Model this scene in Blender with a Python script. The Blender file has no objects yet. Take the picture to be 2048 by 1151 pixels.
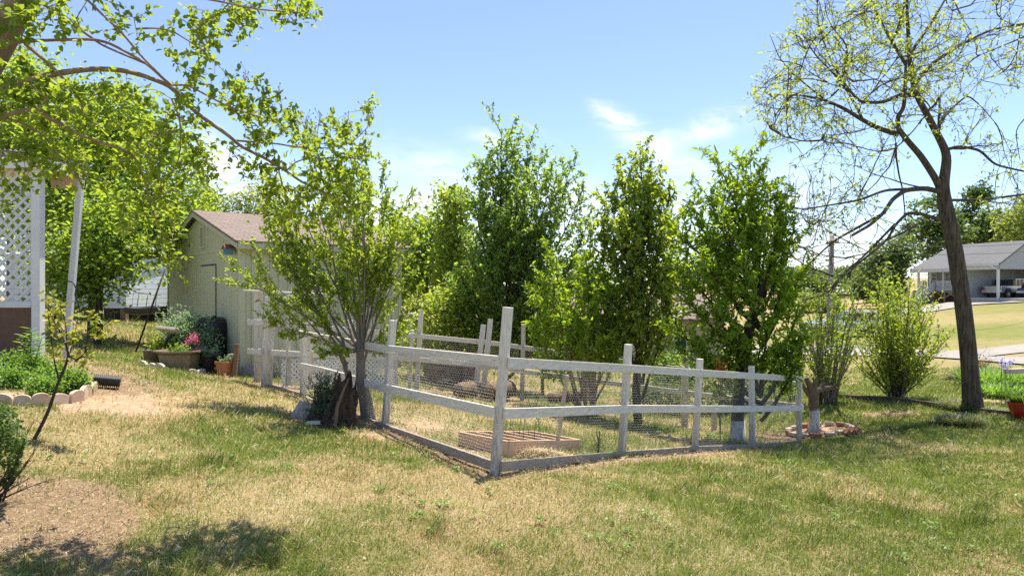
import bpy, math, random
import numpy as np
from mathutils import Vector, Matrix
SC = bpy.context.scene
COL = SC.collection
R = math.radians
rnd = random.Random(5)
K = 1365.33          # focal length of the 24 mm lens in photo pixels
CAMZ = 2.0

def P(px, py, d):
    """point at depth d along the view ray of a photo pixel"""
    return np.array([(px - 1024) / K * d, d, CAMZ - (py - 575.5) / K * d])

def nrm(v):
    v = np.asarray(v, float)
    return v / (np.linalg.norm(v) + 1e-12)

# ------------------------------------------------------------------ terrain
_c = [(992, 938, 7.5), (1243, 908, 9.9), (1392, 898, 11.3), (1503, 894, 12.7), (1597, 886, 14.3),
      (770, 850, 10.0), (607, 793, 12.5), (538, 772, 13.1), (514, 764, 13.6), (483, 745, 14.6), (340, 690, 19.6),
      (838, 780, 15.8), (1046, 795, 15.8), (1370, 855, 15.8), (1945, 822, 16), (1795, 796, 18), (1660, 808, 16.8),
      (1630, 862, 14.8), (1024, 1151, 4.75), (0, 1151, 4.25), (2048, 1151, 5.5), (0, 1000, 5.5), (110, 806, 9),
      (133, 710, 11.5), (75, 722, 11), (0, 722, 11), (-300, 700, 11), (272, 702, 16), (350, 742, 14.2), (245, 640, 24), (100, 640, 24),
      (1000, 770, 19), (1200, 800, 20), (840, 715, 22), (600, 690, 25), (340, 665, 22),
      (1900, 727, 28), (1650, 727, 29), (2048, 745, 26), (1900, 700, 32), (2048, 690, 34), (1650, 695, 34), (1400, 720, 30),
      (1840, 606, 78), (1945, 600, 73), (2030, 597, 68), (2200, 596, 66), (1800, 612, 78), (1900, 600, 82), (2048, 592, 78), (2150, 592, 76), (1650, 640, 60), (1950, 650, 50), (1700, 600, 110),
      (1200, 610, 120), (700, 590, 120), (200, 590, 100), (2300, 780, 20), (2048, 900, 10), (1800, 950, 10)]
_pts = [P(*c) for c in _c] + [np.array(p) for p in
        [(0, -6, .1), (-12, 0, .8), (12, -2, -.8), (60, 40, 0), (-60, 40, 1.5), (0, 300, 0), (150, 300, 6), (-150, 300, 0),
         (150, 100, 4), (-150, 60, 2), (40, -10, -2), (-40, -10, 2), (16, 10, -1.4), (25, 20, -1.0)]]
_X = np.array([p[:2] for p in _pts]); _Z = np.array([p[2] for p in _pts])
_n = len(_X)
_D = np.linalg.norm(_X[:, None] - _X[None], axis=2)
_A = np.zeros((_n + 3, _n + 3)); _A[:_n, :_n] = -_D + np.eye(_n) * .25
_A[:_n, _n:] = np.c_[np.ones(_n), _X]; _A[_n:, :_n] = _A[:_n, _n:].T
_w = np.linalg.solve(_A, np.r_[_Z, 0, 0, 0])

def gz(x, y):
    x = np.atleast_1d(np.asarray(x, float)); y = np.atleast_1d(np.asarray(y, float))
    out = np.empty(x.shape)
    xf, yf, of = x.ravel(), y.ravel(), out.ravel()
    for i in range(0, len(xf), 20000):
        a, b = xf[i:i + 20000], yf[i:i + 20000]
        d = np.sqrt((a[:, None] - _X[:, 0]) ** 2 + (b[:, None] - _X[:, 1]) ** 2 + .3)
        of[i:i + 20000] = -d @ _w[:_n] + _w[_n] + a * _w[_n + 1] + b * _w[_n + 2]
    return of.reshape(x.shape)

def gz1(x, y): return float(gz(x, y)[0])

def G(px, py):
    """where the view ray of a photo pixel meets the ground"""
    d = np.concatenate([np.arange(3, 40, .03), np.arange(40, 200, .25)])
    x = (px - 1024) / K * d; z = CAMZ - (py - 575.5) / K * d
    h = gz(x, d)
    i = np.argmax(z <= h)
    if z[i] > h[i]: i = len(d) - 1
    return np.array([x[i], d[i], h[i]])

def on(p, dz=0.0): return np.array([p[0], p[1], gz1(p[0], p[1]) + dz])

# ------------------------------------------------------------------ numpy noise
_perm = np.random.default_rng(3).random((256, 256))
def vnoise(x, y, s):
    x = np.asarray(x) * s + 57.3; y = np.asarray(y) * s + 91.7
    xi = np.floor(x).astype(int); yi = np.floor(y).astype(int)
    fx = x - xi; fy = y - yi
    fx = fx * fx * (3 - 2 * fx); fy = fy * fy * (3 - 2 * fy)
    g = lambda a, b: _perm[a % 256, b % 256]
    return (g(xi, yi) * (1 - fx) + g(xi + 1, yi) * fx) * (1 - fy) + (g(xi, yi + 1) * (1 - fx) + g(xi + 1, yi + 1) * fx) * fy
def fbm(x, y, s, o=4):
    t = 0; a = .5; tot = 0
    for i in range(o):
        t = t + a * vnoise(x + 13 * i, y - 7 * i, s * 2 ** i); tot += a; a *= .55
    return t / tot

# ------------------------------------------------------------------ scene objects
LOC = {}
def _link(o, parent):
    COL.objects.link(o)
    if parent is not None: o.parent = parent

def thing(name, label, cat, loc=(0, 0, 0), group=None, rotz=0.0):
    o = bpy.data.objects.new(name, None); COL.objects.link(o)
    o.empty_display_size = .2
    o.location = tuple(float(v) for v in loc); o.rotation_euler = (0, 0, rotz)
    LOC[o.name] = np.array([float(v) for v in loc])
    tag(o, label, cat, group); return o

def tag(o, label=None, cat=None, group=None, kind=None):
    if label: o['label'] = label
    if cat: o['category'] = cat
    if group: o['group'] = group
    if kind: o['kind'] = kind
    return o

def _place(name, me, parent, V, local):
    o = bpy.data.objects.new(name, me)
    _link(o, parent)
    if parent is None:
        c = np.array([(V[:, 0].min() + V[:, 0].max()) / 2, (V[:, 1].min() + V[:, 1].max()) / 2, V[:, 2].min()])
        o.location = tuple(c); LOC[o.name] = c
    else:
        c = np.zeros(3) if local else LOC[parent.name]
        LOC[o.name] = LOC[parent.name]
    return o, c

def np_mesh(name, V, F, mat, parent=None, smooth=False, attrs=None, local=False):
    """F: list of (M,k) index arrays"""
    me = bpy.data.meshes.new(name)
    o, c = _place(name, me, parent, V, local)
    V = V - c
    me.vertices.add(len(V)); me.vertices.foreach_set('co', V.astype(np.float32).ravel())
    F = [f for f in F if len(f)]
    nl = sum(f.size for f in F); nf = sum(len(f) for f in F)
    me.loops.add(nl); me.polygons.add(nf)
    me.loops.foreach_set('vertex_index', np.concatenate([f.ravel() for f in F]).astype(np.int32))
    tot = np.concatenate([np.full(len(f), f.shape[1]) for f in F])
    me.polygons.foreach_set('loop_start', (np.cumsum(tot) - tot).astype(np.int32))
    if smooth: me.polygons.foreach_set('use_smooth', np.ones(nf, bool))
    for k, a in (attrs or {}).items():
        at = me.attributes.new(k, 'FLOAT', 'POINT'); at.data.foreach_set('value', a.astype(np.float32))
    me.update(calc_edges=True)
    me.materials.append(mat)
    return o

class MB:
    def __init__(s): s.v = []; s.f = []
    def add(s, vs, fs):
        n = len(s.v); s.v += [tuple(float(q) for q in v) for v in vs]; s.f += [tuple(i + n for i in f) for f in fs]; return s
    def frame_box(s, c, ax, ay, az):
        c = np.asarray(c, float); vs = []
        for k in (-1, 1):
            for j in (-1, 1):
                for i in (-1, 1): vs.append(c + i * ax + j * ay + k * az)
        return s.add(vs, [(0, 2, 3, 1), (4, 5, 7, 6), (0, 1, 5, 4), (2, 6, 7, 3), (0, 4, 6, 2), (1, 3, 7, 5)])
    def box(s, x0, x1, y0, y1, z0, z1):
        return s.frame_box(((x0 + x1) / 2, (y0 + y1) / 2, (z0 + z1) / 2), np.array([(x1 - x0) / 2, 0, 0]),
                           np.array([0, (y1 - y0) / 2, 0]), np.array([0, 0, (z1 - z0) / 2]))
    def beam(s, a, b, w, h, up=(0, 0, 1)):
        """bar from a to b, w across, h along up"""
        a = np.asarray(a, float); b = np.asarray(b, float); t = nrm(b - a)
        sd = nrm(np.cross(t, up)); u = np.cross(sd, t)
        return s.frame_box((a + b) / 2, (b - a) / 2, sd * w / 2, u * h / 2)
    def tube(s, pts, rad, n=8, cap=True):
        pts = np.asarray(pts, float); m = len(pts)
        rad = np.full(m, rad) if np.isscalar(rad) else np.asarray(rad, float)
        T = np.gradient(pts, axis=0); T /= np.linalg.norm(T, axis=1)[:, None] + 1e-12
        ref = np.eye(3)[np.argmin(np.abs(T).mean(0))]
        vs = []
        for p, t, r in zip(pts, T, rad):
            a = nrm(np.cross(t, ref)); b = np.cross(t, a)
            for k in range(n):
                q = 2 * math.pi * k / n; vs.append(p + r * (math.cos(q) * a + math.sin(q) * b))
        fs = [(i * n + k, i * n + (k + 1) % n, (i + 1) * n + (k + 1) % n, (i + 1) * n + k) for i in range(m - 1) for k in range(n)]
        if cap: fs += [tuple(range(n))[::-1], tuple((m - 1) * n + k for k in range(n))]
        return s.add(vs, fs)
    def lathe(s, prof, c=(0, 0, 0), n=24, sx=1, sy=1, rot=0):
        vs = []; m = len(prof)
        for r, z in prof:
            for k in range(n):
                q = 2 * math.pi * k / n + rot; vs.append((c[0] + r * sx * math.cos(q), c[1] + r * sy * math.sin(q), c[2] + z))
        fs = [(i * n + k, i * n + (k + 1) % n, (i + 1) * n + (k + 1) % n, (i + 1) * n + k) for i in range(m - 1) for k in range(n)]
        fs += [tuple(range(n))[::-1], tuple((m - 1) * n + k for k in range(n))]
        return s.add(vs, fs)
    def prism(s, out, o, ax, ay, az):
        """2-D outline in the (ax, ay) plane through o, extruded by the vector az"""
        o = np.asarray(o, float); ax = np.asarray(ax, float); ay = np.asarray(ay, float); az = np.asarray(az, float)
        n = len(out); vs = [o + x * ax + y * ay for x, y in out]; vs += [v + az for v in vs]
        fs = [tuple(range(n))[::-1], tuple(range(n, 2 * n))] + [(i, (i + 1) % n, n + (i + 1) % n, n + i) for i in range(n)]
        return s.add(vs, fs)
    def rock(s, c, r, seed=0, n=10, m=7, j=.12):
        g = np.random.default_rng(seed); vs = []
        for i in range(m + 1):
            th = math.pi * i / m
            for k in range(n):
                q = 2 * math.pi * k / n; f = 1 + j * g.normal()
                vs.append((c[0] + r[0] * f * math.sin(th) * math.cos(q), c[1] + r[1] * f * math.sin(th) * math.sin(q), c[2] + r[2] * f * math.cos(th)))
        fs = [(i * n + k, (i + 1) * n + k, (i + 1) * n + (k + 1) % n, i * n + (k + 1) % n) for i in range(m) for k in range(n)]
        return s.add(vs, fs)
    def build(s, name, mat, parent=None, smooth=False, bevel=0, local=False):
        me = bpy.data.meshes.new(name)
        V = np.array(s.v)
        o, c = _place(name, me, parent, V, local)
        me.from_pydata((V - c).tolist(), [], s.f)
        if smooth:
            me.polygons.foreach_set('use_smooth', np.ones(len(me.polygons), bool))
        me.update(); me.materials.append(mat)
        if bevel:
            b = o.modifiers.new('bevel', 'BEVEL'); b.width = bevel; b.segments = 2; b.limit_method = 'ANGLE'
        return o

# ------------------------------------------------------------------ materials
def nodes(m):
    m.use_nodes = True; nt = m.node_tree; nt.nodes.clear(); return nt
def N(nt, t, **kw):
    n = nt.nodes.new(t)
    for k, v in kw.items():
        if k == 'i':
            for a, b in v.items():
                sock = n.inputs[a]
                if isinstance(b, bpy.types.NodeSocket): nt.links.new(b, sock)
                elif isinstance(b, (tuple, list)) and sock.type == 'RGBA' and len(b) == 3: sock.default_value = (*b, 1)
                else: sock.default_value = b
        else: setattr(n, k, v)
    return n
def math_(nt, op, a, b=None, clamp=False):
    n = nt.nodes.new('ShaderNodeMath'); n.operation = op; n.use_clamp = clamp
    for i, v in enumerate((a, b)):
        if v is None: continue
        if isinstance(v, bpy.types.NodeSocket): nt.links.new(v, n.inputs[i])
        else: n.inputs[i].default_value = v
    return n.outputs[0]
def mix(nt, f, a, b, mode='MIX'):
    n = nt.nodes.new('ShaderNodeMix'); n.data_type = 'RGBA'; n.blend_type = mode
    for i, v in ((0, f), (6, a), (7, b)):
        if isinstance(v, bpy.types.NodeSocket): nt.links.new(v, n.inputs[i])
        elif i and len(v) == 3: n.inputs[i].default_value = (*v, 1)
        else: n.inputs[i].default_value = v
    return n.outputs[2]
def ramp(nt, f, stops):
    n = nt.nodes.new('ShaderNodeValToRGB'); nt.links.new(f, n.inputs[0]); e = n.color_ramp.elements
    while len(e) < len(stops): e.new(.5)
    for el, (p, c) in zip(e, stops):
        el.position = p; el.color = (*c, 1) if not np.isscalar(c) else (c, c, c, 1)
    return n.outputs[0]
def noise(nt, vec, scale, detail=5, rough=.6, dist=0, out=0):
    n = N(nt, 'ShaderNodeTexNoise', i={'Scale': scale, 'Detail': detail, 'Roughness': rough, 'Distortion': dist})
    nt.links.new(vec, n.inputs['Vector']); return n.outputs[out]
def coords(nt, scale=(1, 1, 1), kind='Object'):
    tc = N(nt, 'ShaderNodeTexCoord'); mp = N(nt, 'ShaderNodeMapping', i={'Scale': scale})
    nt.links.new(tc.outputs[kind], mp.inputs[0]); return mp.outputs[0]
def finish(nt, col, rough=.8, bump=None, bstr=.3, bdist=.01, spec=.3, metal=0):
    b = N(nt, 'ShaderNodeBsdfPrincipled', i={'Specular IOR Level': spec, 'Metallic': metal})
    for k, v in (('Base Color', col), ('Roughness', rough)):
        if isinstance(v, bpy.types.NodeSocket): nt.links.new(v, b.inputs[k])
        else: b.inputs[k].default_value = (*v, 1) if isinstance(v, tuple) else v
    if bump is not None:
        bn = N(nt, 'ShaderNodeBump', i={'Strength': bstr, 'Distance': bdist, 'Height': bump})
        nt.links.new(bn.outputs[0], b.inputs['Normal'])
    o = N(nt, 'ShaderNodeOutputMaterial'); nt.links.new(b.outputs[0], o.inputs[0]); return b

def pmat(name, a, b=None, scale=6, stretch=(1, 1, 1), rough=.8, spots=None, spot_amt=.35, spot_scale=3, bstr=.3, bdist=.008, spec=.3, metal=0, contrast=.25, grime=None):
    m = bpy.data.materials.new(name); nt = nodes(m)
    v = coords(nt, stretch)
    n1 = noise(nt, v, scale, 8, .65)
    b = b or tuple(x * .7 for x in a)
    col = mix(nt, ramp(nt, n1, [(.5 - contrast, 0.0), (.5 + contrast, 1.0)]), a, b)
    if spots:
        n2 = noise(nt, v, spot_scale, 9, .7, .4)
        col = mix(nt, ramp(nt, n2, [(1 - spot_amt - .12, 0.0), (1 - spot_amt + .12, 1.0)]), col, spots)
    if grime:
        gz_ = N(nt, 'ShaderNodeSeparateXYZ'); nt.links.new(coords(nt, kind='Generated'), gz_.inputs[0])
        n3 = noise(nt, coords(nt, (6, 6, 1.2)), 5, 7, .7)
        col = mix(nt, math_(nt, 'MULTIPLY', math_(nt, 'POWER', math_(nt, 'SUBTRACT', 1.0, gz_.outputs[2], True), 1.6), ramp(nt, n3, [(.3, 0.0), (.65, 1.0)])), col, grime)
    finish(nt, col, rough, n1, bstr, bdist, spec, metal); return m

def leafmat(name, dark, mid, light, trans, tr=.45, rough=.45, spec=.35):
    k = 1.5 if name.startswith('leaf') else 1.0
    dark, mid, light, trans = [tuple(min(c * k, .9) for c in q) for q in (dark, mid, light, trans)]
    m = bpy.data.materials.new(name); nt = nodes(m)
    at = N(nt, 'ShaderNodeAttribute', attribute_name='tint')
    col = ramp(nt, at.outputs['Fac'], [(0, dark), (.55, mid), (1, light)])
    tcol = mix(nt, .65, col, trans)
    b = N(nt, 'ShaderNodeBsdfPrincipled', i={'Roughness': rough, 'Specular IOR Level': spec, 'Base Color': col})
    t = N(nt, 'ShaderNodeBsdfTranslucent', i={'Color': tcol})
    x = N(nt, 'ShaderNodeMixShader', i={0: tr}); nt.links.new(b.outputs[0], x.inputs[1]); nt.links.new(t.outputs[0], x.inputs[2])
    o = N(nt, 'ShaderNodeOutputMaterial'); nt.links.new(x.outputs[0], o.inputs[0]); return m

M = {}
M['white_wood'] = pmat('white_wood', (.80, .76, .69), (.54, .50, .43), 6, (9, 9, .6), .75, grime=(.17, .145, .11), spots=(.22, .18, .13), spot_amt=.36, spot_scale=9)
M['white_rail'] = pmat('white_rail', (.78, .74, .66), (.52, .48, .41), 5, (1, 1, 11), .75, spots=(.2, .17, .13), spot_amt=.36, spot_scale=8)
M['board_grey'] = pmat('board_grey', (.42, .36, .29), (.24, .20, .15), 8, (1, 1, 3), .9)
M['white_clean'] = pmat('white_clean', (.66, .66, .65), (.56, .56, .55), 3, rough=.6, bstr=.05)
M['lattice_white'] = pmat('lattice_white', (.64, .65, .65), (.52, .53, .53), 5, rough=.7, bstr=.1)
M['wire'] = pmat('wire', (.62, .62, .60), (.45, .44, .42), 20, rough=.5, metal=.3)
M['bark'] = pmat('bark', (.17, .13, .098), (.04, .03, .023), 5, (5, 5, .55), .95, bstr=1.0, bdist=.06, spots=(.30, .25, .19), spot_amt=.28, spot_scale=4, contrast=.14)
M['bark_grey'] = pmat('bark_grey', (.24, .20, .16), (.11, .09, .07), 10, (3, 3, .6), .95, bstr=.8, bdist=.02, spots=(.33, .3, .24), spot_amt=.35, spot_scale=5)
M['bark_tan'] = pmat('bark_tan', (.36, .25, .16), (.20, .13, .085), 8, (2, 2, .6), .9, bstr=.5, bdist=.01, spots=(.45, .35, .25), spot_amt=.35)
M['bark_dark'] = pmat('bark_dark', (.075, .055, .04), (.03, .022, .016), 12, (3, 3, .6), .95, bstr=.8, bdist=.02)
M['whitewash'] = pmat('whitewash', (.66, .63, .58), (.4, .36, .3), 10, (1, 1, .6), .9, spots=(.12, .09, .07), spot_amt=.4, spot_scale=7, bstr=.7, bdist=.02)
M['twig'] = pmat('twig', (.13, .10, .07), (.07, .05, .035), 10, rough=.9)
M['terracotta'] = pmat('terracotta', (.46, .20, .095), (.32, .13, .06), 6, rough=.85, spots=(.5, .38, .28), spot_amt=.3)
M['planter_olive'] = pmat('planter_olive', (.25, .20, .13), (.17, .135, .085), 9, rough=.7, bstr=.1)
M['planter_taupe'] = pmat('planter_taupe', (.30, .22, .17), (.21, .155, .12), 6, rough=.75)
M['plastic_black'] = pmat('plastic_black', (.012, .012, .013), (.022, .022, .022), 5, rough=.4, bstr=.05, spec=.5)
M['plastic_yellow'] = pmat('plastic_yellow', (.72, .50, .015), (.55, .36, .01), 4, rough=.45, bstr=.05)
M['concrete_pale'] = pmat('concrete_pale', (.58, .53, .46), (.44, .38, .31), 9, rough=.9, spots=(.40, .24, .14), spot_amt=.3)
M['scallop'] = pmat('scallop', (.56, .47, .38), (.46, .29, .18), 5, rough=.9, spots=(.2, .13, .08), spot_amt=.28)
M['brick_red'] = pmat('brick_red', (.42, .19, .11), (.3, .12, .07), 8, rough=.9)
M['brick_pale'] = pmat('brick_pale', (.58, .48, .38), (.42, .32, .24), 8, rough=.9, spots=(.4, .2, .12), spot_amt=.3)
M['soil'] = pmat('soil', (.13, .095, .065), (.06, .042, .028), 30, rough=1, spots=(.34, .28, .2), spot_amt=.35, spot_scale=45, bstr=1, bdist=.03)
M['mulch'] = pmat('mulch', (.25, .17, .115), (.10, .065, .04), 30, (1, 1, 1), 1, bstr=.6, bdist=.02)
M['bed_wood'] = pmat('bed_wood', (.62, .43, .28), (.48, .32, .20), 6, (1, 1, 3), .85, spots=(.62, .5, .38), spot_amt=.3)
M['stake'] = pmat('stake', (.30, .18, .10), (.18, .10, .055), 8, (3, 3, .7), .9)
M['stake_pale'] = pmat('stake_pale', (.52, .42, .30), (.36, .28, .2), 9, (3, 3, .7), .9, spots=(.16, .1, .07), spot_amt=.35)
M['straw'] = pmat('straw', (.50, .42, .29), (.32, .25, .16), 20, rough=.9)
M['metal_rust'] = pmat('metal_rust', (.07, .045, .03), (.04, .025, .018), 12, rough=.8)
M['metal_grey'] = pmat('metal_grey', (.3, .3, .29), (.2, .2, .19), 8, rough=.5, metal=.6)
M['glass_dark'] = pmat('glass_dark', (.02, .025, .03), (.03, .035, .04), 3, rough=.08, bstr=0, spec=.6)
M['fence_dark'] = pmat('fence_dark', (.12, .105, .095), (.065, .056, .05), 7, (1, 1, 4), .9)
M['log'] = pmat('log', (.22, .15, .10), (.10, .068, .045), 9, rough=.95, bstr=.8, bdist=.02)
M['stump_dark'] = pmat('stump_dark', (.10, .068, .048), (.025, .016, .012), 7, (3, 3, .4), .95, bstr=1, bdist=.06, spots=(.24, .17, .12), spot_amt=.3, spot_scale=9, contrast=.15)
M['log_pale'] = pmat('log_pale', (.48, .45, .40), (.26, .23, .19), 6, (6, 6, .5), .9, bstr=.8, bdist=.02)
M['timber_edge'] = pmat('timber_edge', (.14, .11, .08), (.07, .055, .04), 8, (1, 1, 2), .9, spots=(.3, .27, .22), spot_amt=.3)
M['red_glaze'] = pmat('red_glaze', (.38, .03, .016), (.26, .018, .01), 4, rough=.25, bstr=.03, spec=.5)
M['blue_paint'] = pmat('blue_paint', (.10, .30, .42), (.07, .22, .32), 9, rough=.7)
M['rust_roof'] = pmat('rust_roof', (.28, .11, .06), (.18, .07, .04), 9, rough=.8)
M['tile_grey'] = pmat('tile_grey', (.30, .30, .31), (.24, .24, .25), 20, rough=.9)
M['brick_dark'] = pmat('brick_dark', (.17, .10, .07), (.11, .065, .045), 10, rough=.9)
M['silver'] = pmat('silver', (.55, .56, .57), (.5, .5, .52), 3, rough=.25, bstr=0, metal=.7, spec=.5)
M['navy'] = pmat('navy', (.02, .045, .12), (.015, .03, .09), 4, rough=.5)
M['blue_car'] = pmat('blue_car', (.05, .09, .25), (.04, .07, .2), 3, rough=.25, bstr=0, spec=.6)
M['red_lamp'] = pmat('red_lamp', (.35, .02, .02), (.3, .02, .02), 3, rough=.2, bstr=0)
M['pink_flower'] = leafmat('pink_flower', (.42, .06, .14), (.62, .13, .24), (.75, .35, .42), (.8, .25, .35), .3)
M['lilac_flower'] = leafmat('lilac_flower', (.38, .34, .62), (.52, .47, .75), (.7, .66, .85), (.6, .55, .9), .3)
M['orange_flower'] = leafmat('orange_flower', (.55, .07, .03), (.7, .13, .05), (.8, .3, .1), (.9, .25, .05), .3)

def siding_mat(name, a, b, pitch=.12, axis=2, groove=.5, mud=None):
    """painted boards: pitch along the axis, a darker groove between boards"""
    m = bpy.data.materials.new(name); nt = nodes(m)
    v = coords(nt); s = N(nt, 'ShaderNodeSeparateXYZ'); nt.links.new(v, s.inputs[0])
    if axis == 'xy':
        q = math_(nt, 'ADD', math_(nt, 'MULTIPLY', s.outputs[0], .7), math_(nt, 'MULTIPLY', s.outputs[1], .7))
    else: q = s.outputs[axis]
    fr = math_(nt, 'FRACT', math_(nt, 'DIVIDE', q, pitch))
    g = ramp(nt, fr, [(0, 0.0), (.06, 0.0), (.12, 1.0), (1, .85)])
    n1 = noise(nt, v, 2.5, 8, .7)
    col = mix(nt, ramp(nt, n1, [(.3, 0.0), (.75, 1.0)]), a, b)
    col = mix(nt, math_(nt, 'SUBTRACT', 1.0, g), col, tuple(x * groove for x in a))
    if mud:
        zf = math_(nt, 'SUBTRACT', 1.0, math_(nt, 'DIVIDE', math_(nt, 'SUBTRACT', s.outputs[2], mud), .5), True)
        n2 = noise(nt, v, 9, 7, .75); n3 = noise(nt, coords(nt, (3, 3, .35)), 4, 8, .7)
        col = mix(nt, math_(nt, 'MULTIPLY', zf, ramp(nt, n2, [(.35, 0.0), (.7, .9)])), col, (.2, .14, .09))
        col = mix(nt, ramp(nt, n3, [(.55, 0.0), (.8, .45)]), col, (.2, .19, .12))
    finish(nt, col, .75, g, .5, .012); return m
M['shed_wall'] = siding_mat('shed_wall', (.56, .55, .36), (.47, .46, .30), .2, 0, .55, .1)
M['siding_tan'] = siding_mat('siding_tan', (.55, .47, .36), (.47, .40, .30), .16, 2, .5)
M['siding_blue'] = siding_mat('siding_blue', (.62, .68, .72), (.55, .6, .64), .18, 2, .6)
M['siding_grey'] = siding_mat('siding_grey', (.40, .41, .41), (.35, .36, .36), .16, 2, .6)

def shingle_mat(name, a, b, c):
    m = bpy.data.materials.new(name); nt = nodes(m)
    v = coords(nt)
    br = N(nt, 'ShaderNodeTexBrick', i={'Scale': 1.0, 'Mortar Size': .012, 'Brick Width': .32, 'Row Height': .14,
                                        'Color1': a, 'Color2': b, 'Mortar': c})
    mp = N(nt, 'ShaderNodeTexCoord'); nt.links.new(mp.outputs['Object'], br.inputs['Vector'])
    n1 = noise(nt, v, 12, 6, .7)
    col = mix(nt, math_(nt, 'MULTIPLY', n1, .5), br.outputs[0], b)
    finish(nt, col, .95, n1, .4, .01, .2); return m
M['shingle_brown'] = shingle_mat('shingle_brown', (.175, .135, .115), (.235, .185, .16), (.09, .065, .055))
M['shingle_grey'] = shingle_mat('shingle_grey', (.13, .13, .135), (.17, .17, .172), (.085, .085, .09))

# leaves
M['leaf_crepe'] = leafmat('leaf_crepe', (.030, .062, .012), (.055, .105, .016), (.13, .19, .022), (.42, .51, .03), .50)
M['leaf_hibiscus'] = leafmat('leaf_hibiscus', (.06, .11, .016), (.11, .17, .022), (.20, .27, .03), (.48, .56, .05), .5)
M['leaf_pear'] = leafmat('leaf_pear', (.046, .09, .024), (.095, .16, .036), (.20, .27, .06), (.40, .54, .06), .52, .35, .5)
M['leaf_pear_warm'] = leafmat('leaf_pear_warm', (.05, .09, .018), (.10, .155, .026), (.22, .26, .05), (.48, .56, .05), .54, .35, .5)
M['leaf_peach'] = leafmat('leaf_peach', (.05, .10, .012), (.085, .16, .016), (.16, .24, .02), (.42, .54, .02), .50)
M['leaf_light'] = leafmat('leaf_light', (.06, .11, .018), (.10, .17, .025), (.18, .26, .035), (.42, .52, .04), .5)
M['leaf_ash'] = leafmat('leaf_ash', (.09, .13, .03), (.15, .20, .04), (.24, .30, .06), (.50, .56, .07), .5)
M['leaf_dark'] = leafmat('leaf_dark', (.02, .045, .014), (.035, .07, .018), (.065, .11, .025), (.14, .22, .02), .35)
M['leaf_far'] = leafmat('leaf_far', (.035, .065, .024), (.06, .105, .035), (.11, .16, .045), (.22, .3, .05), .35)
M['leaf_fargold'] = leafmat('leaf_fargold', (.09, .125, .035), (.15, .19, .045), (.22, .26, .06), (.4, .45, .06), .4)
M['leaf_herb'] = leafmat('leaf_herb', (.05, .11, .02), (.09, .18, .03), (.17, .29, .05), (.32, .46, .05), .4)
M['leaf_silver'] = leafmat('leaf_silver', (.10, .16, .09), (.16, .24, .13), (.25, .34, .18), (.3, .42, .16), .4)
M['leaf_juniper'] = leafmat('leaf_juniper', (.03, .06, .035), (.06, .10, .06), (.11, .16, .09), (.12, .2, .08), .3)
M['leaf_rose'] = leafmat('leaf_rose', (.08, .13, .02), (.13, .18, .03), (.30, .19, .05), (.45, .45, .04), .45)
M['leaf_iris'] = leafmat('leaf_iris', (.05, .11, .03), (.09, .18, .04), (.17, .28, .06), (.3, .45, .05), .4)
M['leaf_redbush'] = leafmat('leaf_redbush', (.09, .06, .03), (.14, .10, .045), (.16, .17, .05), (.3, .2, .06), .35)
M['grass_blade'] = None

SUN_AZ, SUN_EL = R(33), R(73)
SKY_TINT = (.66, .61, .64); CLOUD_COL = (3.75, 3.8, 3.88); SKY_STR = .13; SUN_STR = 3.6; EXPO = 1.45
# ------------------------------------------------------------------ camera, sky, sun
cam = bpy.data.cameras.new('camera'); cam.lens = 24; cam.sensor_width = 36; cam.clip_end = 2000; cam.clip_start = .05
co = bpy.data.objects.new('camera', cam); COL.objects.link(co); co.location = (0, 0, CAMZ); co.rotation_euler = (R(90), 0, 0); SC.camera = co

W = bpy.data.worlds.new('World'); SC.world = W; W.use_nodes = True
nt = W.node_tree; nt.nodes.clear()
sky = N(nt, 'ShaderNodeTexSky', sky_type='NISHITA', sun_disc=False, sun_elevation=SUN_EL, sun_rotation=SUN_AZ, altitude=200, air_density=1.0, dust_density=.15, ozone_density=1.6)
tc = N(nt, 'ShaderNodeTexCoord')
sx = N(nt, 'ShaderNodeSeparateXYZ'); nt.links.new(tc.outputs['Generated'], sx.inputs[0])
yy = math_(nt, 'MAXIMUM', sx.outputs[1], .05)
cu = math_(nt, 'DIVIDE', sx.outputs[0], yy); cv = math_(nt, 'DIVIDE', sx.outputs[2], yy)
cb = N(nt, 'ShaderNodeCombineXYZ', i={0: cu, 1: cv, 2: 0.0})
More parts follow.
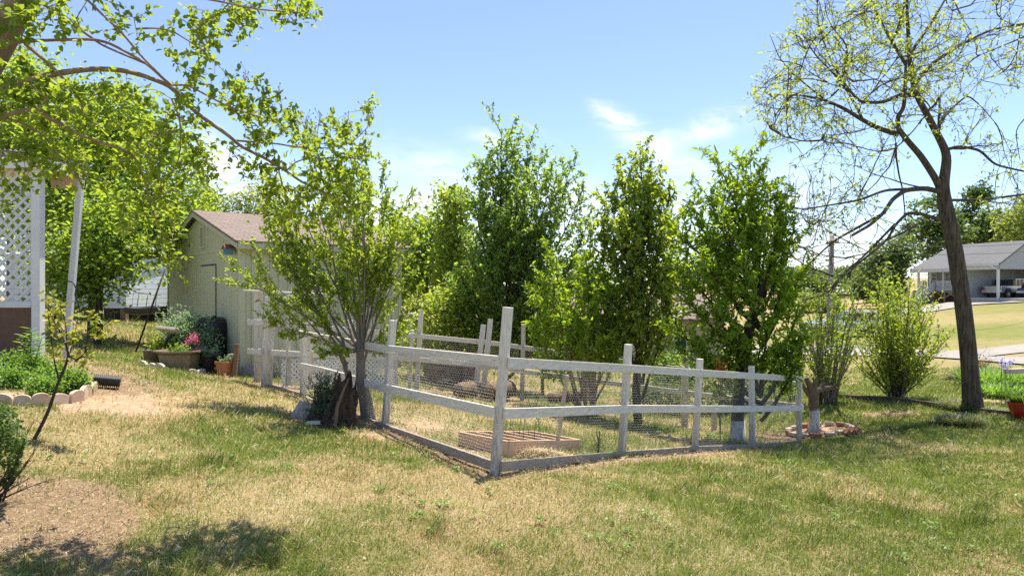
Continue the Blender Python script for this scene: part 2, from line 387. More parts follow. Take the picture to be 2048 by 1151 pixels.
# slow warp so that the wisps fray
wn = N(nt, 'ShaderNodeTexNoise', i={'Scale': 5.0, 'Detail': 6.0, 'Roughness': .6}); nt.links.new(cb.outputs[0], wn.inputs['Vector'])
wv = N(nt, 'ShaderNodeVectorMath', operation='MULTIPLY_ADD'); nt.links.new(wn.outputs[1], wv.inputs[0])
wv.inputs[1].default_value = (.16, .10, 0); wv.inputs[2].default_value = (-.08, -.05, 0)
wa = N(nt, 'ShaderNodeVectorMath', operation='ADD'); nt.links.new(cb.outputs[0], wa.inputs[0]); nt.links.new(wv.outputs[0], wa.inputs[1])
ws = N(nt, 'ShaderNodeSeparateXYZ'); nt.links.new(wa.outputs[0], ws.inputs[0])
def wisp(px, py, rx, ry, ang, amt):
    a = R(ang); x0 = (px - 1024) / K; y0 = (575.5 - py) / K
    dx = math_(nt, 'SUBTRACT', ws.outputs[0], x0); dy = math_(nt, 'SUBTRACT', ws.outputs[1], y0)
    p = math_(nt, 'DIVIDE', math_(nt, 'ADD', math_(nt, 'MULTIPLY', dx, math.cos(a)), math_(nt, 'MULTIPLY', dy, math.sin(a))), rx / K)
    q = math_(nt, 'DIVIDE', math_(nt, 'SUBTRACT', math_(nt, 'MULTIPLY', dy, math.cos(a)), math_(nt, 'MULTIPLY', dx, math.sin(a))), ry / K)
    r2 = math_(nt, 'ADD', math_(nt, 'MULTIPLY', p, p), math_(nt, 'MULTIPLY', q, q))
    return math_(nt, 'MULTIPLY', math_(nt, 'EXPONENT', math_(nt, 'MULTIPLY', r2, -1.0)), amt)
tot = None
for a in [(1232, 242, 46, 17, -38, 1.25), (1415, 262, 85, 22, 24, .75), (1490, 222, 60, 22, 20, .55), (1340, 325, 90, 26, -30, .5), (1120, 395, 150, 34, -12, .65), (1500, 380, 140, 50, 10, .5),
          (450, 345, 130, 55, -15, .7), (850, 345, 110, 40, -18, .5), (960, 292, 40, 14, -10, .6), (1085, 270, 60, 8, -30, .2), (830, 420, 200, 38, 0, .5),
          (1750, 500, 300, 50, 0, .3), (620, 430, 260, 45, 0, .4), (1250, 480, 500, 55, 0, .35)]:
    g = wisp(*a); tot = g if tot is None else math_(nt, 'ADD', tot, g)
tot = math_(nt, 'MULTIPLY', tot, 1.35)
mp = N(nt, 'ShaderNodeMapping', i={'Scale': (5, 15, 1), 'Rotation': (0, 0, R(25))}); nt.links.new(wa.outputs[0], mp.inputs[0])
fn = N(nt, 'ShaderNodeTexNoise', i={'Scale': 1.3, 'Detail': 9.0, 'Roughness': .62, 'Distortion': .6}); nt.links.new(mp.outputs[0], fn.inputs['Vector'])
dens = math_(nt, 'MULTIPLY', tot, ramp(nt, fn.outputs[0], [(.36, 0.05), (.70, 1.3)]), True)
front = math_(nt, 'GREATER_THAN', sx.outputs[1], .06)
dens = math_(nt, 'MULTIPLY', dens, front)
lowsky = ramp(nt, sx.outputs[2], [(0.0, (.52, .545, .62)), (.45, SKY_TINT)])
pale = mix(nt, 1.0, sky.outputs[0], lowsky, 'MULTIPLY')
colr = mix(nt, dens, pale, CLOUD_COL)
bg = N(nt, 'ShaderNodeBackground', i={'Color': colr, 'Strength': SKY_STR})
wo = N(nt, 'ShaderNodeOutputWorld'); nt.links.new(bg.outputs[0], wo.inputs[0])

sl = bpy.data.lights.new('sun', 'SUN'); sl.energy = SUN_STR; sl.angle = R(.53); sl.color = (1, .93, .80)
so = bpy.data.objects.new('sun', sl); COL.objects.link(so)
sd = Vector((math.sin(SUN_AZ) * math.cos(SUN_EL), math.cos(SUN_AZ) * math.cos(SUN_EL), math.sin(SUN_EL)))
so.rotation_euler = sd.to_track_quat('Z', 'Y').to_euler(); so.location = (0, 20, 30)
SC.view_settings.view_transform = 'Standard'; SC.view_settings.look = 'None'; SC.view_settings.exposure = EXPO; SC.view_settings.gamma = 1
SC.cycles.max_bounces = 8; SC.cycles.diffuse_bounces = 4; SC.cycles.transmission_bounces = 6; SC.cycles.transparent_max_bounces = 8
SC.cycles.use_denoising = False

# ------------------------------------------------------------------ pen geometry used by ground and fence
def xy(px, d): return np.array([(px - 1024) / K * d, d])
FA = np.array([-.16, 7.5]); F2 = xy(1243, 9.9); F3 = xy(1392, 11.3); F4 = xy(1503, 12.7); F5 = xy(1596, 14.3)
L1 = xy(770, 10.0); L2 = xy(606, 12.5); GP = xy(536, 13.1); GQ = xy(514, 13.7)
B1 = xy(836, 15.8); B2 = xy(972, 15.8); B3 = xy(1046, 15.8); B4 = xy(1370, 15.8)

def segdist(x, y, a, b):
    t = np.clip(((x - a[0]) * (b[0] - a[0]) + (y - a[1]) * (b[1] - a[1])) / ((b - a) @ (b - a)), 0, 1)
    return np.hypot(x - a[0] - t * (b[0] - a[0]), y - a[1] - t * (b[1] - a[1]))

DIRT = []   # centre pixel, radii in metres, strength, kind 0 = red clay, 1 = brown mulch
for px, py, rx, ry, s, k in [(170, 800, 1.1, .6, .9, 0), (280, 792, .7, .5, .7, 0), (50, 1065, .85, .5, 1.0, 1), (190, 1040, .5, .3, .5, 1), (0, 1000, .9, .7, 1.0, 1),
                             (700, 848, .9, .5, .9, 1), (640, 838, .5, .4, .8, 1), (760, 870, .45, .3, .6, 0), (860, 850, .8, .7, .45, 0), (900, 810, .7, .5, .4, 0),
                             (1080, 915, 1.3, .5, .75, 1), (960, 905, .8, .45, .7, 1), (1350, 875, 1.3, .6, .6, 0), (1100, 786, 2.4, .75, .9, 1), (940, 790, 1.6, .5, .8, 1), (1300, 800, 1.8, .7, .55, 1),
                             (1560, 872, .9, .5, .7, 1), (1635, 858, .75, .5, 1.0, 0), (1780, 826, .8, .28, .75, 1), (1950, 815, 1.2, .5, .5, 1), (1985, 800, 1.3, .5, .6, 0),
                             (620, 778, 1.0, .5, .6, 0), (480, 762, .9, .35, .6, 1), (90, 740, 1.6, 1.0, 1.1, 1), (340, 738, 1.6, .4, .5, 1), (1700, 765, 1.2, .5, .4, 0), (560, 925, .6, .22, .35, 0),
                             (700, 985, .7, .25, .3, 0), (330, 960, .5, .2, .3, 0), (1200, 1015, .8, .2, .22, 0)]:
    g = G(px, py); DIRT.append((g[0], g[1], rx, ry, s, k))
def masks(x, y):
    """dry, clay, mulch: what grows (or does not) at a point of the ground"""
    n = fbm(x, y, .9, 4); n2 = fbm(x + 40, y - 20, 3.1, 3); n3 = fbm(x - 30, y + 11, .33, 3)
    dry = np.clip(.5 + (n - .5) * 2.4 + (n2 - .5) * .9 + (n3 - .5) * 1.4 - np.clip((x - 2.5) * .05, -.1, .42) * (y < 25), 0, 1)
    far = y > 26
    dry = np.where(far, np.clip(.68 + (fbm(x * .3, y, .08, 3) - .5) * 2.3, 0, 1), dry)
    dry = np.where((y > 15) & (y < 26) & (x > 3), dry * .8, dry)
    clay = np.zeros_like(x); mul = np.zeros_like(x)
    for cx, cy, rx, ry, s, k in DIRT:
        r = ((x - cx) / rx) ** 2 + ((y - cy) / ry) ** 2
        v = np.clip(s * 1.5 * np.exp(-r * .9) * (.35 + 1.3 * n2) - .18, 0, 1)
        if k: mul = np.maximum(mul, v)
        else: clay = np.maximum(clay, v)
    fd = np.minimum.reduce([segdist(x, y, a, b) for a, b in ((FA, F5), (FA, L1), (L1, L2), (L2, GP), (GP, B1), (B1, B4), (B4, F5))])
    mul = np.maximum(mul, np.clip(1.1 - fd / (.22 + .25 * n2), 0, 1) * (.35 + .7 * n))
    return dry, clay, mul

# ------------------------------------------------------------------ ground sheet
xs = np.unique(np.round(np.concatenate([np.arange(-12, 14, .11), np.arange(-40, 50, 1.0), np.linspace(-400, 400, 60)]), 3))
ys = np.unique(np.round(np.concatenate([np.arange(3, 24, .11), np.arange(-12, 60, 1.0), np.linspace(60, 600, 60)]), 3))
gx, gy = np.meshgrid(xs, ys)
X, Y = gx.ravel(), gy.ravel()
near = np.clip((30 - Y) / 8, 0, 1)
Zg = gz(X, Y) + near * ((fbm(X, Y, 4.5, 3) - .5) * .05 - .012) - .01
nx, ny = len(xs), len(ys)
ii = np.arange(nx * ny).reshape(ny, nx)
Fq = np.stack([ii[:-1, :-1], ii[:-1, 1:], ii[1:, 1:], ii[1:, :-1]], -1).reshape(-1, 4)
dry, clay, mul = masks(X, Y)
m = bpy.data.materials.new('lawn_ground'); nt = nodes(m)
v = coords(nt)
def attr(nm): return N(nt, 'ShaderNodeAttribute', attribute_name=nm).outputs['Fac']
n1 = noise(nt, v, 9, 8, .7); n2 = noise(nt, v, 60, 5, .75); n3 = noise(nt, v, 1.1, 6, .6)
dr = math_(nt, 'ADD', attr('dry'), math_(nt, 'MULTIPLY', math_(nt, 'SUBTRACT', n1, .5), 1.1), True)
n4 = noise(nt, v, 3.0, 9, .75)
dr = math_(nt, 'ADD', dr, math_(nt, 'MULTIPLY', math_(nt, 'SUBTRACT', n4, .5), 1.0), True)
dr = math_(nt, 'ADD', dr, math_(nt, 'MULTIPLY', math_(nt, 'SUBTRACT', n3, .5), .9), True)
gcol = mix(nt, dr, mix(nt, n2, (.10, .125, .028), (.20, .22, .055)), mix(nt, n2, (.26, .19, .095), (.46, .345, .19)))
ccol = mix(nt, ramp(nt, n1, [(.4, 0.0), (.62, 1.0)]), mix(nt, n2, (.36, .20, .11), (.56, .37, .24)), mix(nt, n2, (.40, .30, .20), (.62, .48, .33)))
mcol = mix(nt, n2, (.135, .085, .05), (.45, .32, .20))
col = mix(nt, ramp(nt, math_(nt, 'ADD', attr('clay'), math_(nt, 'MULTIPLY', math_(nt, 'SUBTRACT', n1, .5), .6)), [(.22, 0.0), (.5, 1.0)]), gcol, ccol)
col = mix(nt, ramp(nt, math_(nt, 'ADD', attr('mulch'), math_(nt, 'MULTIPLY', math_(nt, 'SUBTRACT', n1, .5), .6)), [(.22, 0.0), (.5, 1.0)]), col, mcol)
finish(nt, col, 1.0, n2, .9, .03, .1)
go = np_mesh('ground', np.c_[X, Y, Zg], [Fq], m, None, True, {'dry': dry, 'clay': clay, 'mulch': mul}); tag(go, kind='structure')

# ------------------------------------------------------------------ grass blades
def blade_mat(name):
    m = bpy.data.materials.new(name); nt = nodes(m)
    t = N(nt, 'ShaderNodeAttribute', attribute_name='dry').outputs['Fac']; r = N(nt, 'ShaderNodeAttribute', attribute_name='tint').outputs['Fac']
    col = mix(nt, t, ramp(nt, r, [(0, (.09, .135, .025)), (.6, (.22, .27, .06)), (1, (.42, .43, .13))]), ramp(nt, r, [(0, (.34, .26, .11)), (.6, (.60, .48, .25)), (1, (.80, .70, .47))]))
    b = N(nt, 'ShaderNodeBsdfPrincipled', i={'Roughness': .6, 'Specular IOR Level': .3, 'Base Color': col})
    tr = N(nt, 'ShaderNodeBsdfTranslucent', i={'Color': mix(nt, .4, col, mix(nt, t, (.3, .42, .03), (.6, .45, .2)))})
    x = N(nt, 'ShaderNodeMixShader', i={0: .4}); nt.links.new(b.outputs[0], x.inputs[1]); nt.links.new(tr.outputs[0], x.inputs[2])
    o = N(nt, 'ShaderNodeOutputMaterial'); nt.links.new(x.outputs[0], o.inputs[0]); return m
M['grass_blade'] = blade_mat('grass_blade')
g = np.random.default_rng(11)
def frustum_pts(n, d0, d1, pw):
    u = g.random(n); d = d0 * (d1 / d0) ** (u ** pw)
    x = (g.random(n) * 2 - 1) * (.80 * d + .5); return x, d
# tufts of blades: thick near the camera, thinner and larger further back
nb = 680000
bx, by = frustum_pts(nb, 4.0, 27, 1.05)
cl = 1 + g.normal(0, .035, nb) * 0
dry, clay, mul = masks(bx, by)
keep = g.random(nb) > np.clip(clay * 1.5, 0, .97)
keep &= g.random(nb) > np.clip(mul * 1.5, 0, .95)
keep &= ~((by > 11.2) & (bx < -7.4) & (by < 12.6))
bx, by, dry = bx[keep], by[keep], dry[keep]; nb = len(bx)
sc = np.clip(by / 6.5, .75, 3.2)
tall = fbm(bx + 5, by + 9, 1.7, 3)
isdry = (dry + g.normal(0, .42, nb)) > .74
tuft_ = np.clip((vnoise(bx, by, 5.3) - .60) * 5, 0, 1) * np.clip((vnoise(bx + 9, by, 1.3) - .42) * 4, 0, 1)
stray = g.random(nb) < .035
isdry = isdry | stray
h = (1 + .9 * tuft_ + .9 * stray) * (.022 + .055 * g.random(nb) ** 1.5) * (.55 + .95 * tall) * np.where(isdry, .8, 1.0) * sc ** .45
wd = (.0022 + .0018 * g.random(nb)) * sc
az = g.random(nb) * 6.283; lean = np.where(isdry, .5 + .9 * g.random(nb), .15 + .7 * g.random(nb))
tip = np.c_[np.cos(az) * np.sin(lean) * h, np.sin(az) * np.sin(lean) * h, np.cos(lean) * h]
sa = az + 1.57 + g.normal(0, .5, nb)
side = np.c_[np.cos(sa) * wd, np.sin(sa) * wd, np.zeros(nb)]
base = np.c_[bx, by, gz(bx, by) + (fbm(bx, by, 4.5, 3) - .5) * .05 - .024]
Vb = np.stack([base - side, base + side, base + tip * .6 + side * .6 + np.c_[np.zeros(nb), np.zeros(nb), h * .08], base + tip], 1).reshape(-1, 3)
fi = np.arange(nb)[:, None] * 4
tint = np.repeat(np.clip(g.random(nb) * .6 + (fbm(bx - 7, by + 3, .8, 3) - .25) * .8 - .2 * tuft_ + .3 * stray, 0, 1), 4)
go = np_mesh('grass', Vb, [fi + np.array([[0, 1, 2]]), fi + np.array([[0, 2, 3]])], M['grass_blade'], None, False, {'dry': np.repeat(isdry.astype(float), 4), 'tint': tint}); tag(go, 'patchy lawn grass, green and straw coloured, over the yard', 'grass', kind='stuff')

# broad leaved weeds and clover between the blades
n_ = 420; wx, wy = frustum_pts(n_, 4.2, 15, 1.0); d_, c_, m_ = masks(wx, wy); k = (c_ < .2) & (m_ < .3) & (fbm(wx, wy, .7, 3) > .47); wx, wy = wx[k], wy[k]
lx, ly, lr = [], [], []
for x, y in zip(wx, wy):
    c = int(g.integers(8, 26)); r = .03 + .07 * g.random(); a = g.random(c) * 6.283; q = r * g.random(c) ** .5
    lx += list(x + q * np.cos(a)); ly += list(y + q * np.sin(a)); lr += list((.008 + .011 * g.random(c)) * max(1, y / 8))
lx, ly, lr = map(np.array, (lx, ly, lr)); n_ = len(lx); a = g.random(n_) * 6.283; cz = gz(lx, ly) + .012 + .03 * g.random(n_)
u = np.c_[np.cos(a), np.sin(a), g.normal(0, .3, n_)] * lr[:, None]; w_ = np.c_[-np.sin(a), np.cos(a), g.normal(0, .3, n_)] * lr[:, None] * .7; c0 = np.c_[lx, ly, cz]
V = np.stack([c0 - u, c0 - u * .3 - w_, c0 + u * .6 - w_ * .8, c0 + u, c0 + u * .6 + w_ * .8, c0 - u * .3 + w_], 1).reshape(-1, 3)
M['leaf_weed'] = leafmat('leaf_weed', (.05, .10, .02), (.09, .16, .03), (.16, .24, .05), (.3, .42, .05), .4)
o = np_mesh('weeds', V, [np.arange(n_)[:, None] * 6 + np.arange(6)[None]], M['leaf_weed'], None, False, {'tint': np.repeat(g.random(n_), 6)}); tag(o, 'small broad leaved weeds and clover scattered through the lawn', 'weeds', kind='stuff')

# fallen straw, bark chips and dead leaves lying on the bare patches
def litter(name, label, n, which, L, Wd, mat, d1=22):
    x, y = frustum_pts(n, 4.0, d1, 1.0)
    dry, clay, mul = masks(x, y)
    wgt = {'mulch': mul + .3 * clay, 'straw': dry * .8 + .3 * mul}[which]
    k = g.random(n) < np.clip(wgt, 0.0, 1); x, y = x[k], y[k]; n = len(x)
    a = g.random(n) * 6.283; l = L * (.4 + g.random(n)) * np.clip(y / 6.5, .8, 2.5); w = Wd * (.5 + g.random(n)) * np.clip(y / 6.5, .8, 2.5)
    c = np.c_[x, y, gz(x, y) + (fbm(x, y, 4.5, 3) - .5) * .05 - .008 + g.random(n) * .012]
    t = np.c_[np.cos(a) * l, np.sin(a) * l, g.normal(0, .25, n) * l]; s = np.c_[-np.sin(a) * w, np.cos(a) * w, g.normal(0, .4, n) * w]
    V = np.stack([c - t - s, c + t - s * .6, c + t + s * .6, c - t + s], 1).reshape(-1, 3)
    o = np_mesh(name, V, [np.arange(n)[:, None] * 4 + np.array([[0, 1, 2, 3]])], mat, None, False, {'tint': np.repeat(g.random(n), 4)})
    tag(o, label, name.replace('_', ' '), kind='stuff')
def tintmat(name, st, rough=.95):
    m = bpy.data.materials.new(name); nt = nodes(m)
    col = ramp(nt, N(nt, 'ShaderNodeAttribute', attribute_name='tint').outputs['Fac'], st); finish(nt, col, rough, spec=.1); return m
M['dead_leaf'] = tintmat('dead_leaf', [(0, (.10, .06, .03)), (.5, (.26, .15, .07)), (1, (.45, .32, .18))])
M['chips'] = tintmat('chips', [(0, (.09, .055, .037)), (.45, (.28, .19, .13)), (.85, (.42, .32, .23)), (1, (.56, .46, .36))])
M['thatch'] = tintmat('thatch', [(0, (.22, .15, .06)), (.5, (.44, .33, .16)), (1, (.66, .56, .36))])
litter('mulch', 'brown bark chips and dead leaves on the bare patches', 60000, 'mulch', .011, .004, M['chips'])
litter('dry_stalks', 'dry bleached stalks and straw strewn over the bare patches', 60000, 'mulch', .034, .0013, M['thatch'])
g = np.random.default_rng(77)
litter('fallen_leaves', 'scattered brown fallen leaves on the lawn', 2600, 'straw', .014, .008, M['dead_leaf'])
litter('dry_thatch', 'straw coloured dead grass lying in the dry parts of the lawn', 110000, 'straw', .016, .0010, M['thatch'])

# ------------------------------------------------------------------ roads
M['concrete_road'] = pmat('concrete_road', (.31, .285, .25), (.24, .22, .195), .8, rough=.9, spots=(.25, .23, .205), spot_amt=.25, spot_scale=.5, bstr=.1)
def sheet(name, top, bot, mat, n=40, k=6, dz=.035):
    """drape a strip between two pixel polylines over the ground"""
    def resamp(pl):
        q = np.array([G(*p)[:2] for p in pl]); s = np.r_[0, np.cumsum(np.linalg.norm(np.diff(q, axis=0), axis=1))]
        t = np.linspace(0, s[-1], n); return np.c_[np.interp(t, s, q[:, 0]), np.interp(t, s, q[:, 1])]
    a, b = resamp(top), resamp(bot)
    V = np.concatenate([a * (1 - f) + b * f for f in np.linspace(0, 1, k)]); Vz = gz(V[:, 0], V[:, 1]) + dz
    V = np.c_[V, Vz]; idx = np.arange(n * k).reshape(k, n)
    F = np.stack([idx[:-1, :-1], idx[:-1, 1:], idx[1:, 1:], idx[1:, :-1]], -1).reshape(-1, 4)
    o = np_mesh(name, V, [F], mat, None, True); tag(o, kind='structure'); return o
sheet('driveway', [(1380, 690), (1560, 690), (1700, 691), (1880, 703), (1950, 700), (2100, 683)], [(1380, 712), (1560, 708), (1700, 711), (1880, 715), (1978, 713), (2100, 700)], M['concrete_road'])
sheet('road', [(1840, 712), (1980, 714), (2140, 718)], [(1840, 714), (1920, 719), (2140, 736)], M['concrete_road'], dz=.05)
sheet('driveway', [(1780, 622), (1880, 608), (1950, 597), (2140, 592)], [(1780, 636), (1880, 620), (1950, 609), (2140, 602)], M['concrete_road'])
# ------------------------------------------------------------------ plant machinery
def leaf_geo(P_, D, size, wr=.5, fold=.25, seed=0, flat=.6, simple=False):
    """arrays of folded leaves: positions, axes, lengths -> vertices, faces, tint"""
    g = np.random.default_rng(seed); n = len(P_)
    D = D / (np.linalg.norm(D, axis=1)[:, None] + 1e-9)
    U = g.normal(0, 1, (n, 3)); U[:, 2] = np.abs(U[:, 2]) * .6 + flat * 1.4
    U -= (U * D).sum(1)[:, None] * D; U /= np.linalg.norm(U, axis=1)[:, None] + 1e-9
    S = np.cross(D, U); L = size[:, None]; w = L * wr * .5
    if simple:
        V = np.stack([P_, P_ + D * L * .45 + S * w + U * L * fold * wr, P_ + D * L, P_ + D * L * .45 - S * w + U * L * fold * wr], 1)
        F = [np.arange(n)[:, None] * 4 + np.array([[0, 1, 2]]), np.arange(n)[:, None] * 4 + np.array([[0, 2, 3]])]; k = 4
    else:
        up = U * L * fold * wr; bend = -U * L * .10
        V = np.stack([P_, P_ + D * L * .28 + S * w * .82 + up, P_ + D * L * .66 + S * w * .85 + up + bend * .4, P_ + D * L + bend,
                      P_ + D * L * .66 - S * w * .85 + up + bend * .4, P_ + D * L * .28 - S * w * .82 + up], 1)
        F = [np.arange(n)[:, None] * 6 + np.array([[0, 1, 2, 3]]), np.arange(n)[:, None] * 6 + np.array([[0, 3, 4, 5]])]; k = 6
    tint = np.repeat(g.random(n), k)
    return V.reshape(-1, 3), F, tint

def tube_geo(chains):
    Vs, Fs, o = [], [], 0
    for pts, rad, k in chains:
        m = len(pts)
        T = np.gradient(pts, axis=0); T /= np.linalg.norm(T, axis=1)[:, None] + 1e-12
        ref = np.eye(3)[np.argmin(np.abs(T).mean(0))]
        A = np.cross(T, ref); A /= np.linalg.norm(A, axis=1)[:, None] + 1e-12
        B = np.cross(T, A); q = np.arange(k) * 2 * math.pi / k
        V = pts[:, None] + rad[:, None, None] * (np.cos(q)[None, :, None] * A[:, None] + np.sin(q)[None, :, None] * B[:, None])
        Vs.append(V.reshape(-1, 3)); idx = o + np.arange(m * k).reshape(m, k); nx_ = np.roll(idx, -1, 1)
        Fs.append(np.stack([idx[:-1], nx_[:-1], nx_[1:], idx[1:]], -1).reshape(-1, 4)); o += m * k
    return np.concatenate(Vs), [np.concatenate(Fs)]

class Plant:
    def __init__(s, seed): s.g = np.random.default_rng(seed); s.seed = seed; s.ch = []; s.lp = []; s.ld = []; s.ls = []
    def stem(s, pts, r0, r1, k=6, taper=1.0):
        pts = np.asarray(pts, float); t = np.linspace(0, 1, len(pts)) ** taper
        s.ch.append((pts, r0 * (1 - t) + r1 * t, k))
    def leaf(s, p, d, size): s.lp.append(p); s.ld.append(d); s.ls.append(size)
    def leaves_along(s, pts, n, size, spread=.9, t0=.1, droop=0., up=0., sv=.45):
        pts = np.asarray(pts); m = len(pts) - 1
        for t in t0 + (1 - t0) * s.g.random(n):
            i = min(int(t * m), m - 1); f = t * m - i
            p = pts[i] * (1 - f) + pts[i + 1] * f; d = nrm(pts[i + 1] - pts[i]) * .6 + s.g.normal(0, spread, 3); d[2] += up - droop
            s.leaf(p, d, size * (1 + sv * s.g.normal()) if sv else size)
    def curve(s, p, d, L, n, up=0., jit=.1):
        pts = [np.array(p, float)]; d = nrm(d)
        for i in range(n):
            d = nrm(d + np.array([0, 0, up / n]) + jit * s.g.normal(0, 1, 3)); pts.append(pts[-1] + d * L / n)
        return np.array(pts)
    def grow(s, p, d, L, r, lev, q, end=None):
        """recursive branching; q: parameters per level"""
        pts = s.curve(p, d, L, q['seg'][lev], q['up'][lev], q['jit'][lev])
        if end is not None: pts = pts + (np.asarray(end) - pts[-1]) * np.linspace(0, 1, len(pts))[:, None] ** 1.2
        last = lev == len(q['seg']) - 1
        s.stem(pts, r, max(r * q.get('tip', .35), q.get('rmin', .003)), q['sides'][lev])
        if q['leaf'][lev]: s.leaves_along(pts, int(max(1, q['leaf'][lev] * L)), q['size'], q.get('spread', .9), q['t0'][lev], q.get('droop', 0), q.get('lup', 0))
        if last: return
        nc = max(1, int(round(q['nch'][lev] * (L / q.get('L0', L)) if q.get('perlen') else q['nch'][lev])))
        az0 = s.g.random() * 6.283
        for j in range(nc):
            t = q['t0'][lev] + (1 - q['t0'][lev]) * (j + s.g.random()) / nc * .98
            m = len(pts) - 1; i = min(int(t * m), m - 1); f = t * m - i
            c = pts[i] * (1 - f) + pts[i + 1] * f; tg = nrm(pts[i + 1] - pts[i])
            a = nrm(np.cross(tg, [.3, .9, .1])); b = np.cross(tg, a); az = az0 + j * 2.4 + s.g.normal(0, .3)
            ang = R(q['ang'][lev]) * (1 + .25 * s.g.normal())
            nd = tg * math.cos(ang) + math.sin(ang) * (math.cos(az) * a + math.sin(az) * b)
            s.grow(c, nd, L * q['ratio'][lev] * (1 - q.get('shrink', .55) * t) * (1 + .25 * s.g.normal()), r * q.get('rr', .5) * (1 - .4 * t), lev + 1, q)
    def sprays(s, pos, tan, attr, r0, r1, k=4, lat=.45, wav=.03, keep=True):
        """smooth curved branches from the best placed node to each attractor; returns the curves"""
        pos = np.asarray(pos); tan = np.asarray(tan); out = []
        order = np.argsort([np.min(np.linalg.norm(pos - a, axis=1)) for a in attr])
        for ai in order:
            a = attr[ai]; v = a - pos; L = np.linalg.norm(v, axis=1) + 1e-6; c = (v * tan).sum(1) / L
            j = int(np.argmin(L * (1 + 1.6 * (1 - c)) + (c < .1) * 3)); p = pos[j]; l = L[j]
            m1 = p + tan[j] * l * lat; m2 = a - nrm(v[j] + np.array([0, 0, .25 * l])) * l * .2
            t = np.linspace(0, 1, 8)[:, None]; q = (1 - t) ** 3 * p + 3 * t * (1 - t) ** 2 * m1 + 3 * t ** 2 * (1 - t) * m2 + t ** 3 * a
            q[1:-1] += s.g.normal(0, wav * l * .5, (6, 3))
            s.stem(q, r0 * min(1.3, .5 + l * .35), r1, k); out.append(q)
            if keep:
                tg = np.gradient(q, axis=0); tg /= np.linalg.norm(tg, axis=1)[:, None]
                pos = np.concatenate([pos, q[2:]]); tan = np.concatenate([tan, tg[2:]])
        return out, pos, tan
    def connect(s, nodes_, attr, beta=.35, step=.25, r_tip=.004, pw=.45, sag=0., k=5, rmax=.2, draw0=False):
        """join every attractor to the nearest growing node; nodes_: (pos, parent) lists that exist already"""
        pos = [np.array(p, float) for p, _ in nodes_]; par = [q for _, q in nodes_]
        pl = [0.0] * len(pos)
        for i in range(len(pos)):
            if par[i] >= 0: pl[i] = pl[par[i]] + np.linalg.norm(pos[i] - pos[par[i]])
        n0 = len(pos)
        Pm = np.zeros((n0 + len(attr) * 12, 3)); Pm[:n0] = pos; Lm = np.zeros(len(Pm)); Lm[:n0] = pl; cnt = n0
        par = par + [0] * (len(Pm) - n0)
        root = Pm[:n0]
        order = np.argsort([np.min(np.linalg.norm(root - a, axis=1)) for a in attr])
        tips = []
        for ai in order:
            a = attr[ai]
            dd = np.linalg.norm(Pm[:cnt] - a, axis=1)
            j = int(np.argmin(dd + beta * Lm[:cnt])); L = dd[j]
            ns = int(min(10, max(1, round(L / step))))
            p0 = Pm[j].copy(); side = s.g.normal(0, .10 * L, 3)
            for i in range(1, ns + 1):
                t = i / ns; q = p0 * (1 - t) + a * t + side * math.sin(math.pi * t) * .8 + np.array([0, 0, sag * L * math.sin(math.pi * t)])
                Pm[cnt] = q; par[cnt] = j; Lm[cnt] = Lm[j] + L / ns; j = cnt; cnt += 1
            tips.append(j)
        wgt = np.zeros(cnt)
        for t in tips: wgt[t] += 1
        for i in range(cnt - 1, n0 - 1, -1): wgt[par[i]] += wgt[i]
        kids = {}
        for i in range(n0, cnt): kids.setdefault(par[i], []).append(i)
        rad = np.minimum(r_tip * np.maximum(wgt, 1) ** pw, rmax)
        def chain(a, b):
            c = [a, b]
            while c[-1] in kids:
                ks = kids[c[-1]]; m_ = max(ks, key=lambda q: wgt[q]); c.append(m_)
            return c
        for i in range(cnt):
            ks = kids.get(i, [])
            if not ks: continue
            main = max(ks, key=lambda q: wgt[q]) if i >= n0 else None
            for q in ks:
                if q == main: continue
                c = chain(i, q); rr = rad[c].copy(); rr[0] = min(rr[0], rr[1] * 1.25)
                s.ch.append((Pm[c].copy(), rr, k))
        s.tips = [(Pm[t].copy(), nrm(Pm[t] - Pm[par[t]])) for t in tips]
        s.tipseg = [(Pm[par[t]].copy(), Pm[t].copy()) for t in tips]
        return s.tips
    def build(s, root, bark, leaf, wr=.5, fold=.25, flat=.6, simple=False, wood_name='trunk', leaf_name='crown', tint_fn=None):
        if s.ch:
            V, F = tube_geo(s.ch); np_mesh(wood_name, V, F, bark, root, True)
        if s.lp:
            P_ = np.array(s.lp); D = np.array(s.ld); z = np.clip(np.array(s.ls), .2 * np.median(s.ls), None)
            V, F, t = leaf_geo(P_, D, z, wr, fold, s.seed, flat, simple)
            np_mesh(leaf_name, V, F, leaf, root, False, {'tint': t})

def ell(g, c, r, n, shell=.0):
    v = g.normal(0, 1, (n, 3)); v /= np.linalg.norm(v, axis=1)[:, None]
    u = (shell + (1 - shell) * g.random(n)) ** (1 / 3)
    return np.asarray(c) + v * u[:, None] * np.asarray(r)

